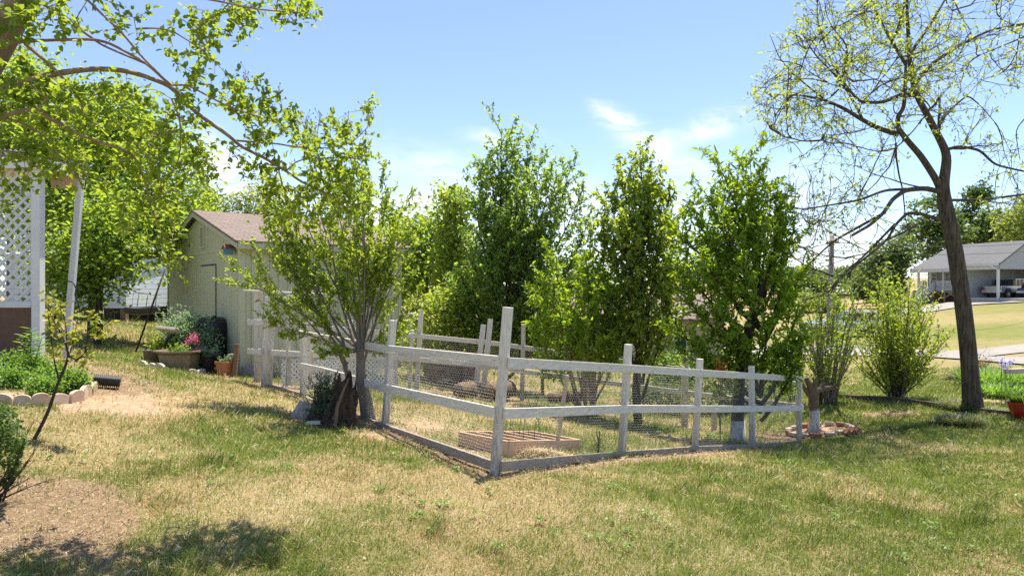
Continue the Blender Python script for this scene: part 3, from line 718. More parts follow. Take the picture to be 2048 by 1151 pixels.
def cloud_tree(name, label, cat, base, trunk_h, blobs, seed, bark, leafm, n_attr, n_leaf, lsize, trunk_r=.18, group=None, wr=.6, spread=.25, simple=True, sides=5, beta=.3, r_tip=.008, droop=0.):
    """trunk, limbs joined to points spread through the crown's blobs, leaves round every limb end"""
    p = Plant(seed); g = p.g; base = np.asarray(base, float)
    root = thing(name, label, cat, base, group)
    vol = np.array([b[1][0] * b[1][1] * b[1][2] for b in blobs]); vol = vol ** .75 / (vol ** .75).sum()
    att = np.concatenate([ell(g, b[0], b[1], max(3, int(n_attr * w)), .25) for b, w in zip(blobs, vol)])
    n = 7; lean = g.normal(0, .04, 2) * trunk_h
    tr = np.array([base + np.array([lean[0] * (i / n) ** 2, lean[1] * (i / n) ** 2, trunk_h * i / n - .1 * (i == 0)]) for i in range(n + 1)])
    p.stem(tr, trunk_r, trunk_r * .45, 9)
    p.connect([(tr[i], i - 1) for i in range(n + 1)], att, beta, .5, r_tip, .42, .04, sides, trunk_r * .6)
    per = max(1, int(n_leaf / len(att)))
    for q, d in p.tips:
        m_ = per + int(per * .4 * g.normal())
        for _ in range(max(1, m_)):
            p.leaf(q + g.normal(0, spread, 3), np.r_[g.normal(0, 1, 2), g.normal(0, .6) - droop], lsize * (.6 + .8 * g.random()))
    p.build(root, bark, leafm, wr, .2, .5, simple)
    return root
# ================================================================== the shed
def w3(p, z): return np.array([p[0], p[1], z])
SC0 = np.array([-5.79, 14.6]); SW = nrm([-.63, .777]); SS = nrm([.777, .63])   # right front corner, along the gable, along the side
WID, LEN = 6.5, 3.9
zb = gz1(*SC0) - .15; ze, zr = 2.98, 3.86
shed = thing('shed', 'pale green painted wooden shed with brown shingle roof and a louvred gable vent', 'shed', w3(SC0, 0), rotz=math.atan2(SS[1], SS[0]))
# local frame: x along the side wall, y along the gable front
mb = MB(); mb.prism([(0, zb), (WID, zb - .1), (WID, ze), (WID / 2, zr - .05), (0, ze)], (0, 0, 0), (0, 1, 0), (0, 0, 1), (LEN, 0, 0))
M['shed_wall_side'] = M['shed_wall']
M['shed_front'] = siding_mat('shed_front', (.56, .55, .36), (.48, .47, .31), .2, 1, .6, .25)
mb.build('side_walls', M['shed_wall'], shed, local=True)
mb = MB(); mb.prism([(0.003, zb), (WID, zb - .1), (WID, ze - .01), (WID / 2, zr - .06), (0.003, ze - .01)], (-.012, 0, 0), (0, 1, 0), (0, 0, 1), (.010, 0, 0))
mb.build('gable_wall', M['shed_front'], shed, local=True)
mb = MB()
sl_ = (zr - ze) / (WID / 2)
for sgn, y0 in ((1, 0), (-1, WID)):
    ya, yb = y0 - sgn * .22, WID / 2
    za, zb_ = ze - .22 * sl_ + .03, zr + .03
    mb.prism([(ya, za), (yb, zb_), (yb, zb_ + .05), (ya, za + .05)], (-.18, 0, 0), (0, 1, 0), (0, 0, 1), (LEN + .36, 0, 0))
mb.build('roof', M['shingle_brown'], shed, local=True)
mb = MB()
for sgn, y0 in ((1, 0), (-1, WID)):
    ya, yb = y0 - sgn * .22, WID / 2
    mb.prism([(ya, ze - .22 * sl_ - .08), (yb, zr - .08), (yb, zr + .024), (ya, ze - .22 * sl_ + .024)], (-.176, 0, 0), (0, 1, 0), (0, 0, 1), (.025, 0, 0))
    mb.box(-.14, LEN + .14, ya - .012, ya + .012, ze - .22 * sl_ - .09, ze - .22 * sl_ + .026)
mb.build('fascia', pmat('fascia', (.50, .49, .33), (.42, .41, .27), 6), shed, local=True)
tm = pmat('shed_trim', (.57, .56, .37), (.49, .48, .32), 6, (2, 2, .6))
mb = MB(); mb.box(-.035, .075, -.02, -.002, zb, ze - .1); mb.box(-.0351, -.014, -.0021, .09, zb, ze - .06)
mb.build('corner_board', tm, shed, local=True)
mb = MB(); mb.box(-.035, -.014, WID - .09, WID, zb, ze - .06)
mb.build('corner_board', tm, shed, local=True)
mb = MB(); mb.box(-.032, -.0125, .09, WID - .09, ze - .14, ze - .09)
for yy_ in (1.2, 2.5, 4.0, 5.3): mb.box(-.028, -.0125, yy_ - .03, yy_ + .03, ze - .09, ze + .05 + min(yy_, WID - yy_) * sl_ * .7)
mb.build('batten', tm, shed, local=True)
dz0, dz1 = zb + .2, 2.55
door = MB(); door.box(-.034, -.014, 1.75, 3.0, dz0, dz1)
d_o = door.build('door', M['shed_front'], shed, local=True)
door = MB(); door.box(-.034, -.014, 3.015, 4.25, dz0, dz1)
d_2 = door.build('door', M['shed_front'], shed, local=True)
mb = MB(); mb.box(-.0385, -.0345, 1.735, 1.765, dz0, dz1); mb.box(-.0385, -.0345, 1.765, 3.0, dz1 - .02, dz1 + .012)
mb.build('door_gap', M['metal_rust'], d_o, local=True)
mb = MB(); mb.box(-.06, -.039, 1.70, 1.77, 1.05, 1.12)
mb.tube([(-.06, 1.75, 1.1), (-.09, 1.74, 1.0), (-.07, 1.76, .86), (-.08, 1.73, .72)], .018, 6)
mb.build('hasp', M['metal_rust'], d_o, True, local=True)
vent = MB(); vy = WID / 2 - .55
for a, b, c_, d_ in ((vy, vy + .05, 2.98, 3.52), (vy + .33, vy + .38, 2.98, 3.52), (vy + .05, vy + .33, 2.98, 3.02), (vy + .05, vy + .33, 3.48, 3.52)): vent.box(-.055, -.013, a, b, c_, d_)
v_o = vent.build('vent', tm, shed, local=True)
mb = MB()
for i in range(9): mb.frame_box((-.035, vy + .19, 3.05 + i * .05), np.array([.018, 0, -.016]), np.array([0, .138, 0]), np.array([.003, 0, .004]))
mb.build('louvre', pmat('louvre', (.58, .56, .45), (.46, .44, .35), 8), v_o, local=True)
mb = MB(); mb.box(-.0142, -.0125, vy + .05, vy + .33, 3.02, 3.48); mb.build('vent_hole', M['glass_dark'], v_o, local=True)
# side window
def shed_s(px):
    k = (px - 1024) / K; return (k * 14.6 + 5.79) / (SS[0] - k * SS[1])
s0, s1 = shed_s(603), shed_s(647)
dm = SC0[1] + SS[1] * (s0 + s1) / 2
wz1, wz0 = 2 - (543 - 575.5) / K * dm, 2 - (578 - 575.5) / K * dm
mb = MB()
for a, b, c_, d_ in ((s0 - .05, s1 + .05, wz1, wz1 + .05), (s0 - .05, s1 + .05, wz0 - .05, wz0), (s0 - .05, s0, wz0, wz1), (s1, s1 + .05, wz0, wz1), (s0, s1, (wz0 + wz1) / 2 - .012, (wz0 + wz1) / 2 + .02)):
    mb.box(a, b, -.04, -.002, c_, d_)
w_o = mb.build('window', M['white_clean'], shed, local=True)
mb = MB(); mb.box(s0, s1, -.012, -.004, wz0, wz1); mb.build('pane', M['glass_dark'], w_o, local=True)
# birdhouse hung near the corner of the gable
bhp = w3(SC0 + SW * .35 - SS * .16, 2 - (503 - 575.5) / K * 14.9)
bh = thing('birdhouse', 'small blue birdhouse with a rusty red roof on the shed gable', 'birdhouse', bhp, rotz=math.atan2(SS[1], SS[0]))
h0 = -.07
mb = MB(); mb.prism([(-.09, h0), (.09, h0), (.09, .06), (0, .12), (-.09, .06)], (-.08, 0, 0), (0, 1, 0), (0, 0, 1), (.16, 0, 0)); mb.build('box', M['blue_paint'], bh, local=True)
mb = MB(); mb.prism([(-.12, .045), (0, .128), (.12, .045), (.12, .07), (0, .155), (-.12, .07)], (-.11, 0, 0), (0, 1, 0), (0, 0, 1), (.21, 0, 0)); mb.build('roof', M['rust_roof'], bh, local=True)
mb = MB(); mb.tube([(-.084, 0, .02), (-.0795, 0, .02)], .022, 14); mb.build('entrance_hole', M['glass_dark'], bh, local=True)
mb = MB(); mb.tube([(-.12, 0, -.03), (-.08, 0, -.03)], .006, 6); mb.build('perch', M['stake'], bh, local=True)

# ================================================================== the porch of the near house
zp = 1.05; pd = 11.0
porch = thing('porch', 'white house porch with lattice screen above brown brick skirting and a leaning downspout', 'porch', P(40, 700, pd))
def lattice(x0, x1, z0, z1, y, lath=.045, pitch=.118, th=.008, M_=None):
    """crossing laths clipped to a rectangle in the x-z plane"""
    mb = MB()
    for sgn, yo in ((1, 0), (-1, th + .001)):
        c = -(z1 - z0)
        while c < (x1 - x0) + (z1 - z0):
            # x = x0 + c + t, z = z0 + t (sgn 1) or z1 - t
            t0 = max(0, -c); t1 = min(z1 - z0, x1 - x0 - c)
            if t1 - t0 > .03:
                a = np.array([x0 + c + t0, y + yo, z0 + t0 if sgn > 0 else z1 - t0]); b = np.array([x0 + c + t1, y + yo, z0 + t1 if sgn > 0 else z1 - t1])
                mb.beam(a, b, lath, th, (0, 1, 0))
            c += pitch * 1.414
    return mb
xl = lambda px, d=pd: (px - 1024) / K * d
zl = lambda py, d=pd: 2 - (py - 575.5) / K * d
xA, xB = xl(-60), xl(68); zA, zB = zl(606), zl(300)
lattice(xA, xB, zA, zB, pd).build('lattice_panel', M['lattice_white'], porch)
mb = MB(); mb.box(xB - .03, xB + .04, pd - .03, pd + .03, zA - .03, zB); mb.box(xA, xB - .031, pd - .032, pd + .03, zA - .07, zA + .03); mb.build('lattice_frame', M['lattice_white'], porch)
mb = MB(); mb.box(xl(71), xl(88), pd - .10, pd + .03, gz1(xl(80), pd) - .1, zl(330)); mb.build('post', M['white_clean'], porch, bevel=.006)
mb = MB(); mb.box(xA, xl(70), pd + .0, pd + .14, gz1(xl(20), pd) - .3, zA - .072); mb.build('skirting', M['brick_dark'], porch)
# roof edge: soffit and fascia running back
xe = xl(171, pd + .75); mb = MB(); mb.box(xA - 1.5, xe, pd - .15, pd + .75, zl(338), zl(338) + .03); mb.build('soffit', pmat('soffit', (.62, .50, .40), (.5, .4, .32), 3, rough=.8), porch)
mb = MB(); mb.box(xl(60), xe - .02, pd + .5, pd + .6, zl(366), zl(339)); mb.build('beam', pmat('beam', (.55, .42, .32), (.45, .34, .26), 4), porch)
mb = MB(); mb.box(xe + .002, xe + .03, pd - .16, pd + .75, zl(346), zl(322)); mb.box(xA - 1.5, xe, pd - .18, pd - .152, zl(340), zl(318)); mb.build('fascia', M['white_clean'], porch)
mb = MB(); mb.box(xA - 1.5, xe + .04, pd - .2, pd + .8, zl(317.5), zl(314)); mb.build('roof', M['shingle_grey'], porch)
dd = 11.6
mb = MB(); mb.beam(P(133, 716, dd), P(141, 600, dd), .095, .075, (0, -1, 0)); mb.beam(P(141, 601, dd), P(162, 350, dd), .10, .08, (0, -1, 0)); ds = mb.build('downspout', M['white_clean'], porch, bevel=.008)
mb = MB(); hose = [P(135, 562, dd - .12), P(147, 564, dd - .14), P(152, 577, dd - .14), P(150, 590, dd - .14), P(155, 604, dd - .14), P(160, 625, dd - .12)]
mb.tube(hose, .012, 7); mb.build('cable', M['plastic_black'], ds, True)

# ================================================================== fences of the pen
def post(px0, py0, px1, py1, d, w, root, along, dd_=0., mat='white_wood'):
    a, b = P(px0, py0, d), P(px1, py1, d + dd_)
    a = a - nrm(b - a) * .12
    mb = MB(); mb.beam(a, b, w, w, (along[0], along[1], 0)); return mb.build('post', M[mat], root, bevel=.005)
def rail(pts, h, th, root, off, name='rail', mat='white_rail'):
    """boards between successive posts, on the outer face (off is a horizontal vector); each board is its own part"""
    for (a, b) in zip(pts[:-1], pts[1:]):
        a = np.asarray(a) + off; b = np.asarray(b) + off; t = (b - a); l = np.linalg.norm(t); t = t / l
        mb = MB(); mb.beam(a + t * .004, b - t * .004, th, h); mb.build(name, M[mat], root, bevel=.004)

def wire_net(A, B, bA, tA, bB, tB, root, pitch=.042, r=.0011, off=(0, 0, 0)):
    """hexagonal netting as fine three-sided wires between two plan points"""
    Ld = np.linalg.norm(np.asarray(B) - A); nx_ = int(Ld / pitch); H = max(tA - bA, tB - bB); ny_ = int(H / (pitch * .87)) + 1
    E = []
    g = np.random.default_rng(int(Ld * 1000))
    jit = g.normal(0, pitch * .05, (nx_ * 2 + 4, ny_ + 3, 2))
    def V(i, j):   # i half steps, j rows
        zz = j * pitch * .87 + (.145 if (i + j) % 2 else -.145) * pitch
        q = jit[min(i, nx_ * 2 + 3), min(j, ny_ + 2)]
        return (i * pitch * .5 + q[0], zz + q[1])
    for j in range(ny_ + 1):
        for i in range(nx_ * 2):
            E.append((V(i, j), V(i + 1, j)))
            if (i + j) % 2: E.append((V(i, j), V(i, j + 1)))
    E = np.array(E)                                        # (n, 2, 2) along, up
    s = E[..., 0] / Ld; f = E[..., 1] / H
    ok = (s <= 1).all(1) & (f <= 1).all(1); s, f = s[ok], f[ok]
    sag = .012 * np.sin(s * 9 + f * 5) + .008 * np.sin(s * 31)
    nrm_ = np.array([-(B - A)[1], (B - A)[0]]) / Ld
    Q = np.stack([A[0] + s * (B - A)[0] + sag * nrm_[0], A[1] + s * (B - A)[1] + sag * nrm_[1], (bA + f * (tA - bA)) * (1 - s) + (bB + f * (tB - bB)) * s], -1) + np.asarray(off)
    a, b = Q[:, 0], Q[:, 1]; t = b - a; t /= np.linalg.norm(t, axis=1)[:, None] + 1e-9
    nn = np.array([nrm_[0], nrm_[1], 0]); u = np.cross(t, nn); ring = []
    for k in range(3):
        q = k * 2.094; o_ = r * (math.cos(q) * nn + math.sin(q) * u); ring += [a + o_, b + o_]
    V_ = np.stack(ring, 1).reshape(-1, 3); i0 = np.arange(len(a))[:, None] * 6
    return np_mesh('wire_mesh', V_, [i0 + np.array([[0, 1, 3, 2]]), i0 + np.array([[2, 3, 5, 4]]), i0 + np.array([[4, 5, 1, 0]])], M['wire'], root)

dF = nrm(F5 - FA); oF = np.array([dF[1], -dF[0], 0]); dL = nrm(L1 - FA); oL = np.array([-dL[1], dL[0], 0])
f1 = thing('garden_fence', 'white post and rail pen fence running right from the tall corner post', 'fence', P(992, 940, 7.5), 'fence runs of the garden pen')
post(990, 944, 1016, 614, 7.5, .088, f1, dF)
post(1243, 908, 1257, 688, 9.9, .09, f1, dF); post(1390, 899, 1400, 717, 11.3, .09, f1, dF)
post(1504, 894, 1503, 731, 12.7, .09, f1, dF); post(1598, 887, 1599, 735, 14.3, .09, f1, dF)
U = [P(1008, 724, 7.5), P(1254, 736, 9.9), P(1397, 745, 11.3), P(1503, 751, 12.7), P(1600, 757, 14.3)]
Lw = [P(999, 825, 7.5), P(1249, 816, 9.9), P(1394, 816, 11.3), P(1503, 816, 12.7), P(1600, 814.5, 14.3)]
Bb = [P(995, 931, 7.5), P(1243, 908, 9.9), P(1391, 897.5, 11.3), P(1503, 893, 12.7), P(1598, 884, 14.3)]
rail(U, .115, .038, f1, oF * .068); rail(Lw, .115, .038, f1, oF * .068); rail(Bb, .11, .04, f1, oF * .04, 'base_board', 'board_grey')
for a, b, za, zb1, c_, d_ in ((FA, F2, 0, 0, 0, 1), (F2, F3, 0, 0, 1, 2), (F3, F4, 0, 0, 2, 3), (F4, F5, 0, 0, 3, 4)):
    wire_net(a, b, Bb[c_][2] - .03, U[c_][2] + .02, Bb[d_][2] - .03, U[d_][2] + .02, f1, off=oF * .05)
f2 = thing('garden_fence', 'white pen fence running back from the tall corner post to the small shrub, rails sagging', 'fence', P(770, 850, 10), 'fence runs of the garden pen')
post(770, 854, 786, 640, 10.0, .09, f2, dL); post(606, 796, 607, 652, 12.5, .1, f2, dL)
U2 = [P(1008, 721, 7.5), P(780, 697, 10.0), P(604, 666, 12.5)]; mid2 = P(655, 741, 11.7)
L2_ = [P(999, 823, 7.5), P(775, 774, 10.0), mid2, P(604, 730, 12.5)]
B2_ = [P(994, 930, 7.5), P(770, 852, 10.0), P(606, 795, 12.5)]
rail(U2, .115, .038, f2, oL * .068); rail(L2_, .12, .038, f2, oL * .068); rail(B2_, .11, .04, f2, oL * .04, 'base_board', 'board_grey')
wire_net(FA, L1, B2_[0][2] - .02, U2[0][2], B2_[1][2] - .02, U2[1][2], f2, off=oL * .05); wire_net(L1, L2, B2_[1][2], U2[1][2], B2_[2][2], U2[2][2], f2, off=oL * .05)
# gate beside the shed
gt = thing('garden_gate', 'white wire covered pen gate under a thin header board, beside the shed', 'gate', P(540, 775, 13.1))
dG = nrm(GP - L2)
post(533, 775, 541, 593, 13.1, .15, gt, dG); post(516, 764, 517, 584, 13.7, .12, gt, dG)
mb = MB(); mb.beam(P(576, 770, 12.8), P(579, 590, 12.8), .075, .05, (dG[0], dG[1], 0)); mb.build('stile', M['white_wood'], gt, bevel=.004)
oG = np.array([-dG[1], dG[0], 0]) * -1
if oG[1] > 0: oG = -oG
rail([P(504, 643, 13.75), P(534, 644, 13.1)], .11, .035, gt, oG * .09); rail([P(504, 701, 13.75), P(531, 702, 13.1)], .11, .035, gt, oG * .09)
rail([P(541, 644, 13.1), P(606, 650, 12.6)], .10, .035, gt, oG * .03); rail([P(541, 704, 13.1), P(606, 708, 12.6)], .10, .035, gt, oG * .03)
rail([P(536, 771, 13.1), P(606, 790, 12.55)], .10, .04, gt, oG * .03, 'base_board', 'board_grey')
rail([P(490, 581, 13.7), P(652, 588, 13.2)], .035, .14, gt, oG * .0, 'header_board')
mb = MB(); mb.beam(P(545, 597, 13.05), P(606, 600, 12.7), .04, .075); mb.build('top_rail', M['white_wood'], gt)
wire_net(GP, L2, P(0, 768, 13.1)[2], P(0, 600, 13.1)[2], P(0, 786, 12.5)[2], P(0, 600, 12.6)[2], gt, .05)
# run beside the shed wall, with lattice below
dB = nrm(B1 - GP); oB = np.array([dB[1], -dB[0], 0])
f3 = thing('garden_fence', 'white pen fence beside the shed wall with diamond lattice panels along its foot', 'fence', w3((GP + B1) / 2, gz1(*((GP + B1) / 2))), 'fence runs of the garden pen')
def onrun(px, py):       # depth where the pixel column meets the run GP-B1
    k = (px - 1024) / K; t = (k * GP[1] - GP[0]) / ((B1 - GP)[0] - k * (B1 - GP)[1]); d = GP[1] + t * (B1 - GP)[1]; return P(px, py, d)
for px, yt in ((620, 640), (700, 640), (790, 655)):
    b_ = onrun(px, 770); t_ = onrun(px, yt); b_[2] = gz1(b_[0], b_[1]) - .1
    mb = MB(); mb.beam(b_, t_, .10, .10, (dB[0], dB[1], 0)); mb.build('post', M['white_wood'], f3, bevel=.005)
rail([onrun(545, 645), onrun(620, 652), onrun(700, 660), onrun(790, 668), onrun(838, 672)], .11, .035, f3, oB * .07)
rail([onrun(545, 704), onrun(620, 708), onrun(700, 711), onrun(790, 715), onrun(838, 717)], .11, .035, f3, oB * .07)
for a_, b_ in ((560, 616), (624, 696), (704, 786)):
    A_, B_ = onrun(a_, 0)[:2], onrun(b_, 0)[:2]; L_ = np.linalg.norm(B_ - A_); z0_ = max(gz1(*A_), gz1(*B_)) + .0; z1_ = onrun(a_, 719)[2]
    lt = lattice(0, L_, 0, z1_ - z0_, 0, .035, .075, .006)
    lt.v = [tuple(np.array([A_[0] + dB[0] * v_[0] + oB[0] * (.06 + v_[1]), A_[1] + dB[1] * v_[0] + oB[1] * (.06 + v_[1]), z0_ + v_[2]])) for v_ in lt.v]
    lt.build('lattice_panel', M['lattice_white'], f3)
wire_net(GP, B1, P(0, 765, 13.1)[2], P(0, 645, 13.1)[2], P(0, 775, 15.8)[2], P(0, 672, 15.8)[2], f3, .055, off=oB * -.05)
# back run
f4 = thing('garden_fence', 'white pen fence at the back of the garden below the tall green trees', 'fence', P(1046, 795, 15.8), 'fence runs of the garden pen')
post(833, 784, 843, 607, 15.8, .105, f4, (1, 0)); post(819, 782, 824, 660, 16.0, .085, f4, (1, 0))
post(1044, 800, 1047, 648, 15.8, .10, f4, (1, 0)); post(1369, 858, 1370, 712, 15.8, .14, f4, (1, 0), mat='white_wood')
post(1428, 876, 1428, 822, 15.4, .10, f4, (1, 0), mat='stake_pale')
oK = np.array([0, -.07, 0])
rail([P(800, 667, 15.8), P(836, 671, 15.8), P(972, 684, 15.8), P(1046, 694, 15.8), P(1200, 716, 15.8), P(1370, 738, 15.8)], .105, .035, f4, oK)
rail([P(800, 716, 15.8), P(836, 718, 15.8), P(972, 730, 15.8), P(1046, 742, 15.8), P(1200, 762, 15.8), P(1370, 784, 15.8)], .105, .035, f4, oK)
rail([P(1370, 738, 15.8), P(1596, 768, 14.4)], .10, .035, f4, oK * .5); rail([P(1370, 784, 15.8), P(1604, 812, 14.4)], .10, .035, f4, oK * .5)
for a_, b_, c_, d_, e_, f_ in ((836, 1046, 780, 671, 797, 694), (1046, 1370, 797, 694, 855, 738)):
    A_, B_ = P(a_, c_, 15.8), P(b_, e_, 15.8); wire_net(A_[:2], B_[:2], A_[2] - .03, P(0, d_, 15.8)[2], B_[2] - .03, P(0, f_, 15.8)[2], f4, .06, .0014, off=(0, -.04, 0))
# two loose posts leaning together
for k_, (x0, y0, x1, y1, lab) in enumerate(((950, 790, 967, 649, 'shorter of two loose white posts leaning against the back pen fence'), (965, 797, 981, 638, 'taller of two loose white posts leaning against the back pen fence'))):
    a, b = P(x0, y0, 15.45), P(x1, y1, 15.6); mb = MB(); mb.beam(a - (b - a) * .04, b, .12, .09, (0, -1, 0)); tag(mb.build('leaning_post', M['white_wood'], None, bevel=.005), lab, 'post', 'loose leaning posts')

# ================================================================== tan house behind the pear trees
hd = 27.0
th = thing('house', 'tan sided house with brownish roof half hidden behind the pen trees', 'house', P(1300, 735, hd))
def hx(px, d=hd): return (px - 1024) / K * d
def hz(py, d=hd): return 2 - (py - 575.5) / K * d
gb = gz1(hx(1300), hd) - .4
mb = MB(); mb.box(hx(1176), hx(1445), hd, hd + 7, gb, hz(640)); mb.build('wall', M['siding_tan'], th)
mb = MB(); mb.box(hx(1000), hx(1172), hd + 1.6, hd + 7, gb, hz(640)); mb.build('porch_wall', M['siding_tan'], th)
mb = MB(); mb.prism([(hd - .5, hz(642)), (hd + 3.5, hz(596)), (hd + 7.5, hz(642)), (hd + 7.5, hz(636)), (hd + 3.5, hz(590)), (hd - .5, hz(636))], (hx(990), 0, 0), (0, 1, 0), (0, 0, 1), (hx(1460) - hx(990), 0, 0)); mb.build('roof', M['shingle_brown'], th)
mb = MB(); mb.box(hx(1176) - .03, hx(1176) + .1, hd - .02, hd - .002, gb, hz(642)); mb.build('corner_board', M['white_clean'], th)
for px in (1130, 1060): mb = MB(); mb.box(hx(px) - .08, hx(px) + .08, hd + .1, hd + .26, gb, hz(642)); mb.build('porch_post', M['white_clean'], th)
for px in (1348, 1232):
    mb = MB(); x0, x1, z0, z1 = hx(px), hx(px + 24), hz(712), hz(672)
    for a, b, c_, d_ in ((x0 - .06, x1 + .06, z1, z1 + .06), (x0 - .06, x1 + .06, z0 - .06, z0), (x0 - .06, x0, z0, z1), (x1, x1 + .06, z0, z1)): mb.box(a, b, hd - .05, hd - .002, c_, d_)
    wo_ = mb.build('window', M['white_clean'], th); mb = MB(); mb.box(x0, x1, hd - .02, hd - .004, z0, z1); mb.build('pane', pmat('pane_green', (.03, .09, .06), (.02, .05, .04), 3, rough=.1, bstr=0), wo_)
mb = MB(); mb.prism([(-.3, 0), (.3, .04), (.36, .55), (.05, .68), (-.26, .5)], P(1136, 690, hd - .4), (1, 0, 0), (0, 0, 1), (0, .3, 0)); tag(mb.build('covered_grill', M['navy'], None, bevel=.05), 'dark navy covered barbecue on the porch of the tan house', 'grill')
# white camper and awning left of the back fence
cp = thing('camper', 'white camper trailer glimpsed between the shed and the leafy shrubs', 'camper', P(815, 690, 27))
mb = MB(); mb.box(hx(765), hx(848), 27, 29, hz(690), hz(625)); mb.build('body', M['white_clean'], cp, bevel=.08)
for a_, b_ in ((800, 812), (826, 840)): mb = MB(); mb.box(hx(a_), hx(b_), 26.97, 26.995, hz(660), hz(637)); mb.build('window', M['glass_dark'], cp)
mb = MB(); mb.prism([(0, 0), (1.6, -.1), (1.6, -.06), (0, .05)], P(790, 622, 26), (1, 0, 0), (0, 0, 1), (0, 1.0, 0)); mb.build('awning', M['tile_grey'], cp)
for px in (800, 838): mb = MB(); mb.tube([P(px, 690, 27) + [0, .06, .25], P(px, 690, 27) + [0, .3, .25]], .3, 16); mb.build('wheel', M['plastic_black'], cp)

# ================================================================== raised white house at far left and the dark fence
ld = 24.0
lh = thing('house', 'white sided neighbour house raised on wooden piers behind the left tree', 'house', P(170, 640, ld))
mb = MB(); mb.box(hx(20, ld), hx(252, ld), ld, ld + 6, hz(616, ld), hz(512, ld)); mb.build('wall', M['siding_blue'], lh)
mb = MB(); mb.prism([(ld - .4, hz(514, ld)), (ld + 3, hz(487, ld)), (ld + 6.4, hz(514, ld)), (ld + 6.4, hz(509, ld)), (ld + 3, hz(481, ld)), (ld - .4, hz(509, ld))], (hx(10, ld), 0, 0), (0, 1, 0), (0, 0, 1), (hx(262, ld) - hx(10, ld), 0, 0)); mb.build('roof', M['tile_grey'], lh)
for px in (100, 172, 222, 245):
    x = hx(px, ld); mb = MB(); mb.box(x - .1, x + .1, ld + .02 + (px == 222) * 1.5, ld + .22 + (px == 222) * 1.5, gz1(x, ld) - .2, hz(617, ld)); mb.build('pier', M['log'], lh)
mb = MB(); mb.box(hx(20, ld), hx(252, ld), ld + 5.5, ld + 5.7, .3, hz(617, ld)); mb.build('crawl_wall', M['brick_dark'], lh)
df = thing('wooden_fence', 'dark weathered board fence behind the leaning metal pole', 'fence', P(300, 635, 27))
mb = MB()
for i in range(26):
    px = 244 + i * 6.4; top = 574 + 4 * rnd.random() - (3 if 6 < i < 20 else 0)
    mb.box(hx(px, 27) + .006, hx(px + 6.4, 27) - .002, 27, 27.02, .5, hz(top, 27))
mb.build('boards', M['fence_dark'], df)
mb = MB()
for py in (590, 622): mb.box(hx(244, 27), hx(410, 27), 26.95, 26.998, hz(py + 2.5, 27), hz(py - 2.5, 27))
mb.build('rail', M['fence_dark'], df)
for px in (246, 300, 330, 400): mb = MB(); x = hx(px, 27); mb.box(x - .06, x + .06, 26.86, 26.948, .5, hz(568, 27)); mb.build('post', M['fence_dark'], df)
tr = thing('trellis', 'thin metal garden trellis standing before the dark board fence', 'trellis', P(290, 628, 24.5))
mb = MB()
for px, y0 in ((257, 590), (272, 592), (290, 594), (308, 596)): mb.tube([P(px, 628, 24.5), P(px + 6, y0 - 7, 24.5)], .018, 6)
mb.tube([P(262, 583, 24.5), P(322, 590, 24.5)], .018, 6); mb.build('bars', M['metal_grey'], tr, True)
mb = MB(); pts = [P(252 + i, 619 + 2 * math.sin(i * .06), 23.5) for i in range(0, 66, 1)]; mb.tube(pts, [.13 + .016 * (i % 3 == 0) for i in range(66)], 14)
tag(mb.build('drain_pipe', M['plastic_black'], None, True), 'long dark corrugated pipe lying before the dark board fence', 'pipe', 'corrugated drain pipes')
mb = MB(); mb.tube([P(271, 705, 16), P(310, 595, 16.3), P(330, 538, 16.5)], .022, 8); tag(mb.build('metal_pole', M['metal_rust'], None, True), 'rusty metal pole leaning out of the lawn left of the shed', 'pole')

# ================================================================== far house with carport
fd_ = 78.0; fs = fd_ / K
fh = thing('house', 'grey house on the hill with white porch railing, stairs and an open carport', 'house', (*P(1830, 600, fd_)[:2], 0), rotz=R(-70))
def fx(px):          # along the facade, which runs towards the viewer
    k = (px - 1024) / K; return (k * fd_ - P(1830, 600, fd_)[0]) / (math.cos(R(70)) + math.sin(R(70)) * k)
fz = lambda py: 2 - (py - 575.5) * 75 / K
gh = .35
LA = fx(1944); HD = 6.2
mb = MB(); mb.box(.3, LA, 1.6, 2 * HD, fz(583), fz(541)); mb.build('wall', M['siding_grey'], fh, local=True)
mb = MB(); mb.box(.3, LA, 1.62, 2 * HD, gh - .6, fz(583) - .003); mb.build('foundation', M['brick_dark'], fh, local=True)
mb = MB(); mb.prism([(-.4, fz(541)), (HD, fz(487)), (2 * HD + .4, fz(541)), (2 * HD + .4, fz(538)), (HD, fz(484)), (-.4, fz(538))], (-.3, 0, 0), (0, 1, 0), (0, 0, 1), (LA + .6, 0, 0)); mb.build('roof', M['shingle_grey'], fh, local=True)
mb = MB(); mb.box(-.3, LA + .3, -.44, -.405, fz(544), fz(537)); mb.prism([(-.4, fz(544)), (HD, fz(490)), (HD, fz(484)), (-.4, fz(538))], (LA + .302, 0, 0), (0, 1, 0), (0, 0, 1), (.04, 0, 0)); mb.build('fascia', M['white_clean'], fh, local=True)
mb = MB(); mb.box(.3, LA - .1, .0, 1.58, fz(584.5), fz(582)); mb.build('porch_floor', M['tile_grey'], fh, local=True)
for px in (1836, 1860, 1886, 1912, 1942): mb = MB(); x = fx(px); mb.box(x - .09, x + .09, .0, .18, fz(582), fz(542)); mb.build('porch_post', M['white_clean'], fh, local=True)
mb = MB(); x0, x1 = fx(1871), fx(1944)
mb.box(x0, x1, .04, .10, fz(563), fz(561.5)); mb.box(x0, x1, .04, .10, fz(580.5), fz(579))
x = x0
while x < x1: mb.box(x, x + .075, .05, .09, fz(579), fz(563)); x += .15
x = .3
while x < fx(1852): mb.box(x, x + .075, .05, .09, fz(579), fz(563)); x += .15
mb.box(.3, fx(1852), .04, .10, fz(563), fz(561.5))
mb.build('railing', M['white_clean'], fh, local=True)
st = MB()
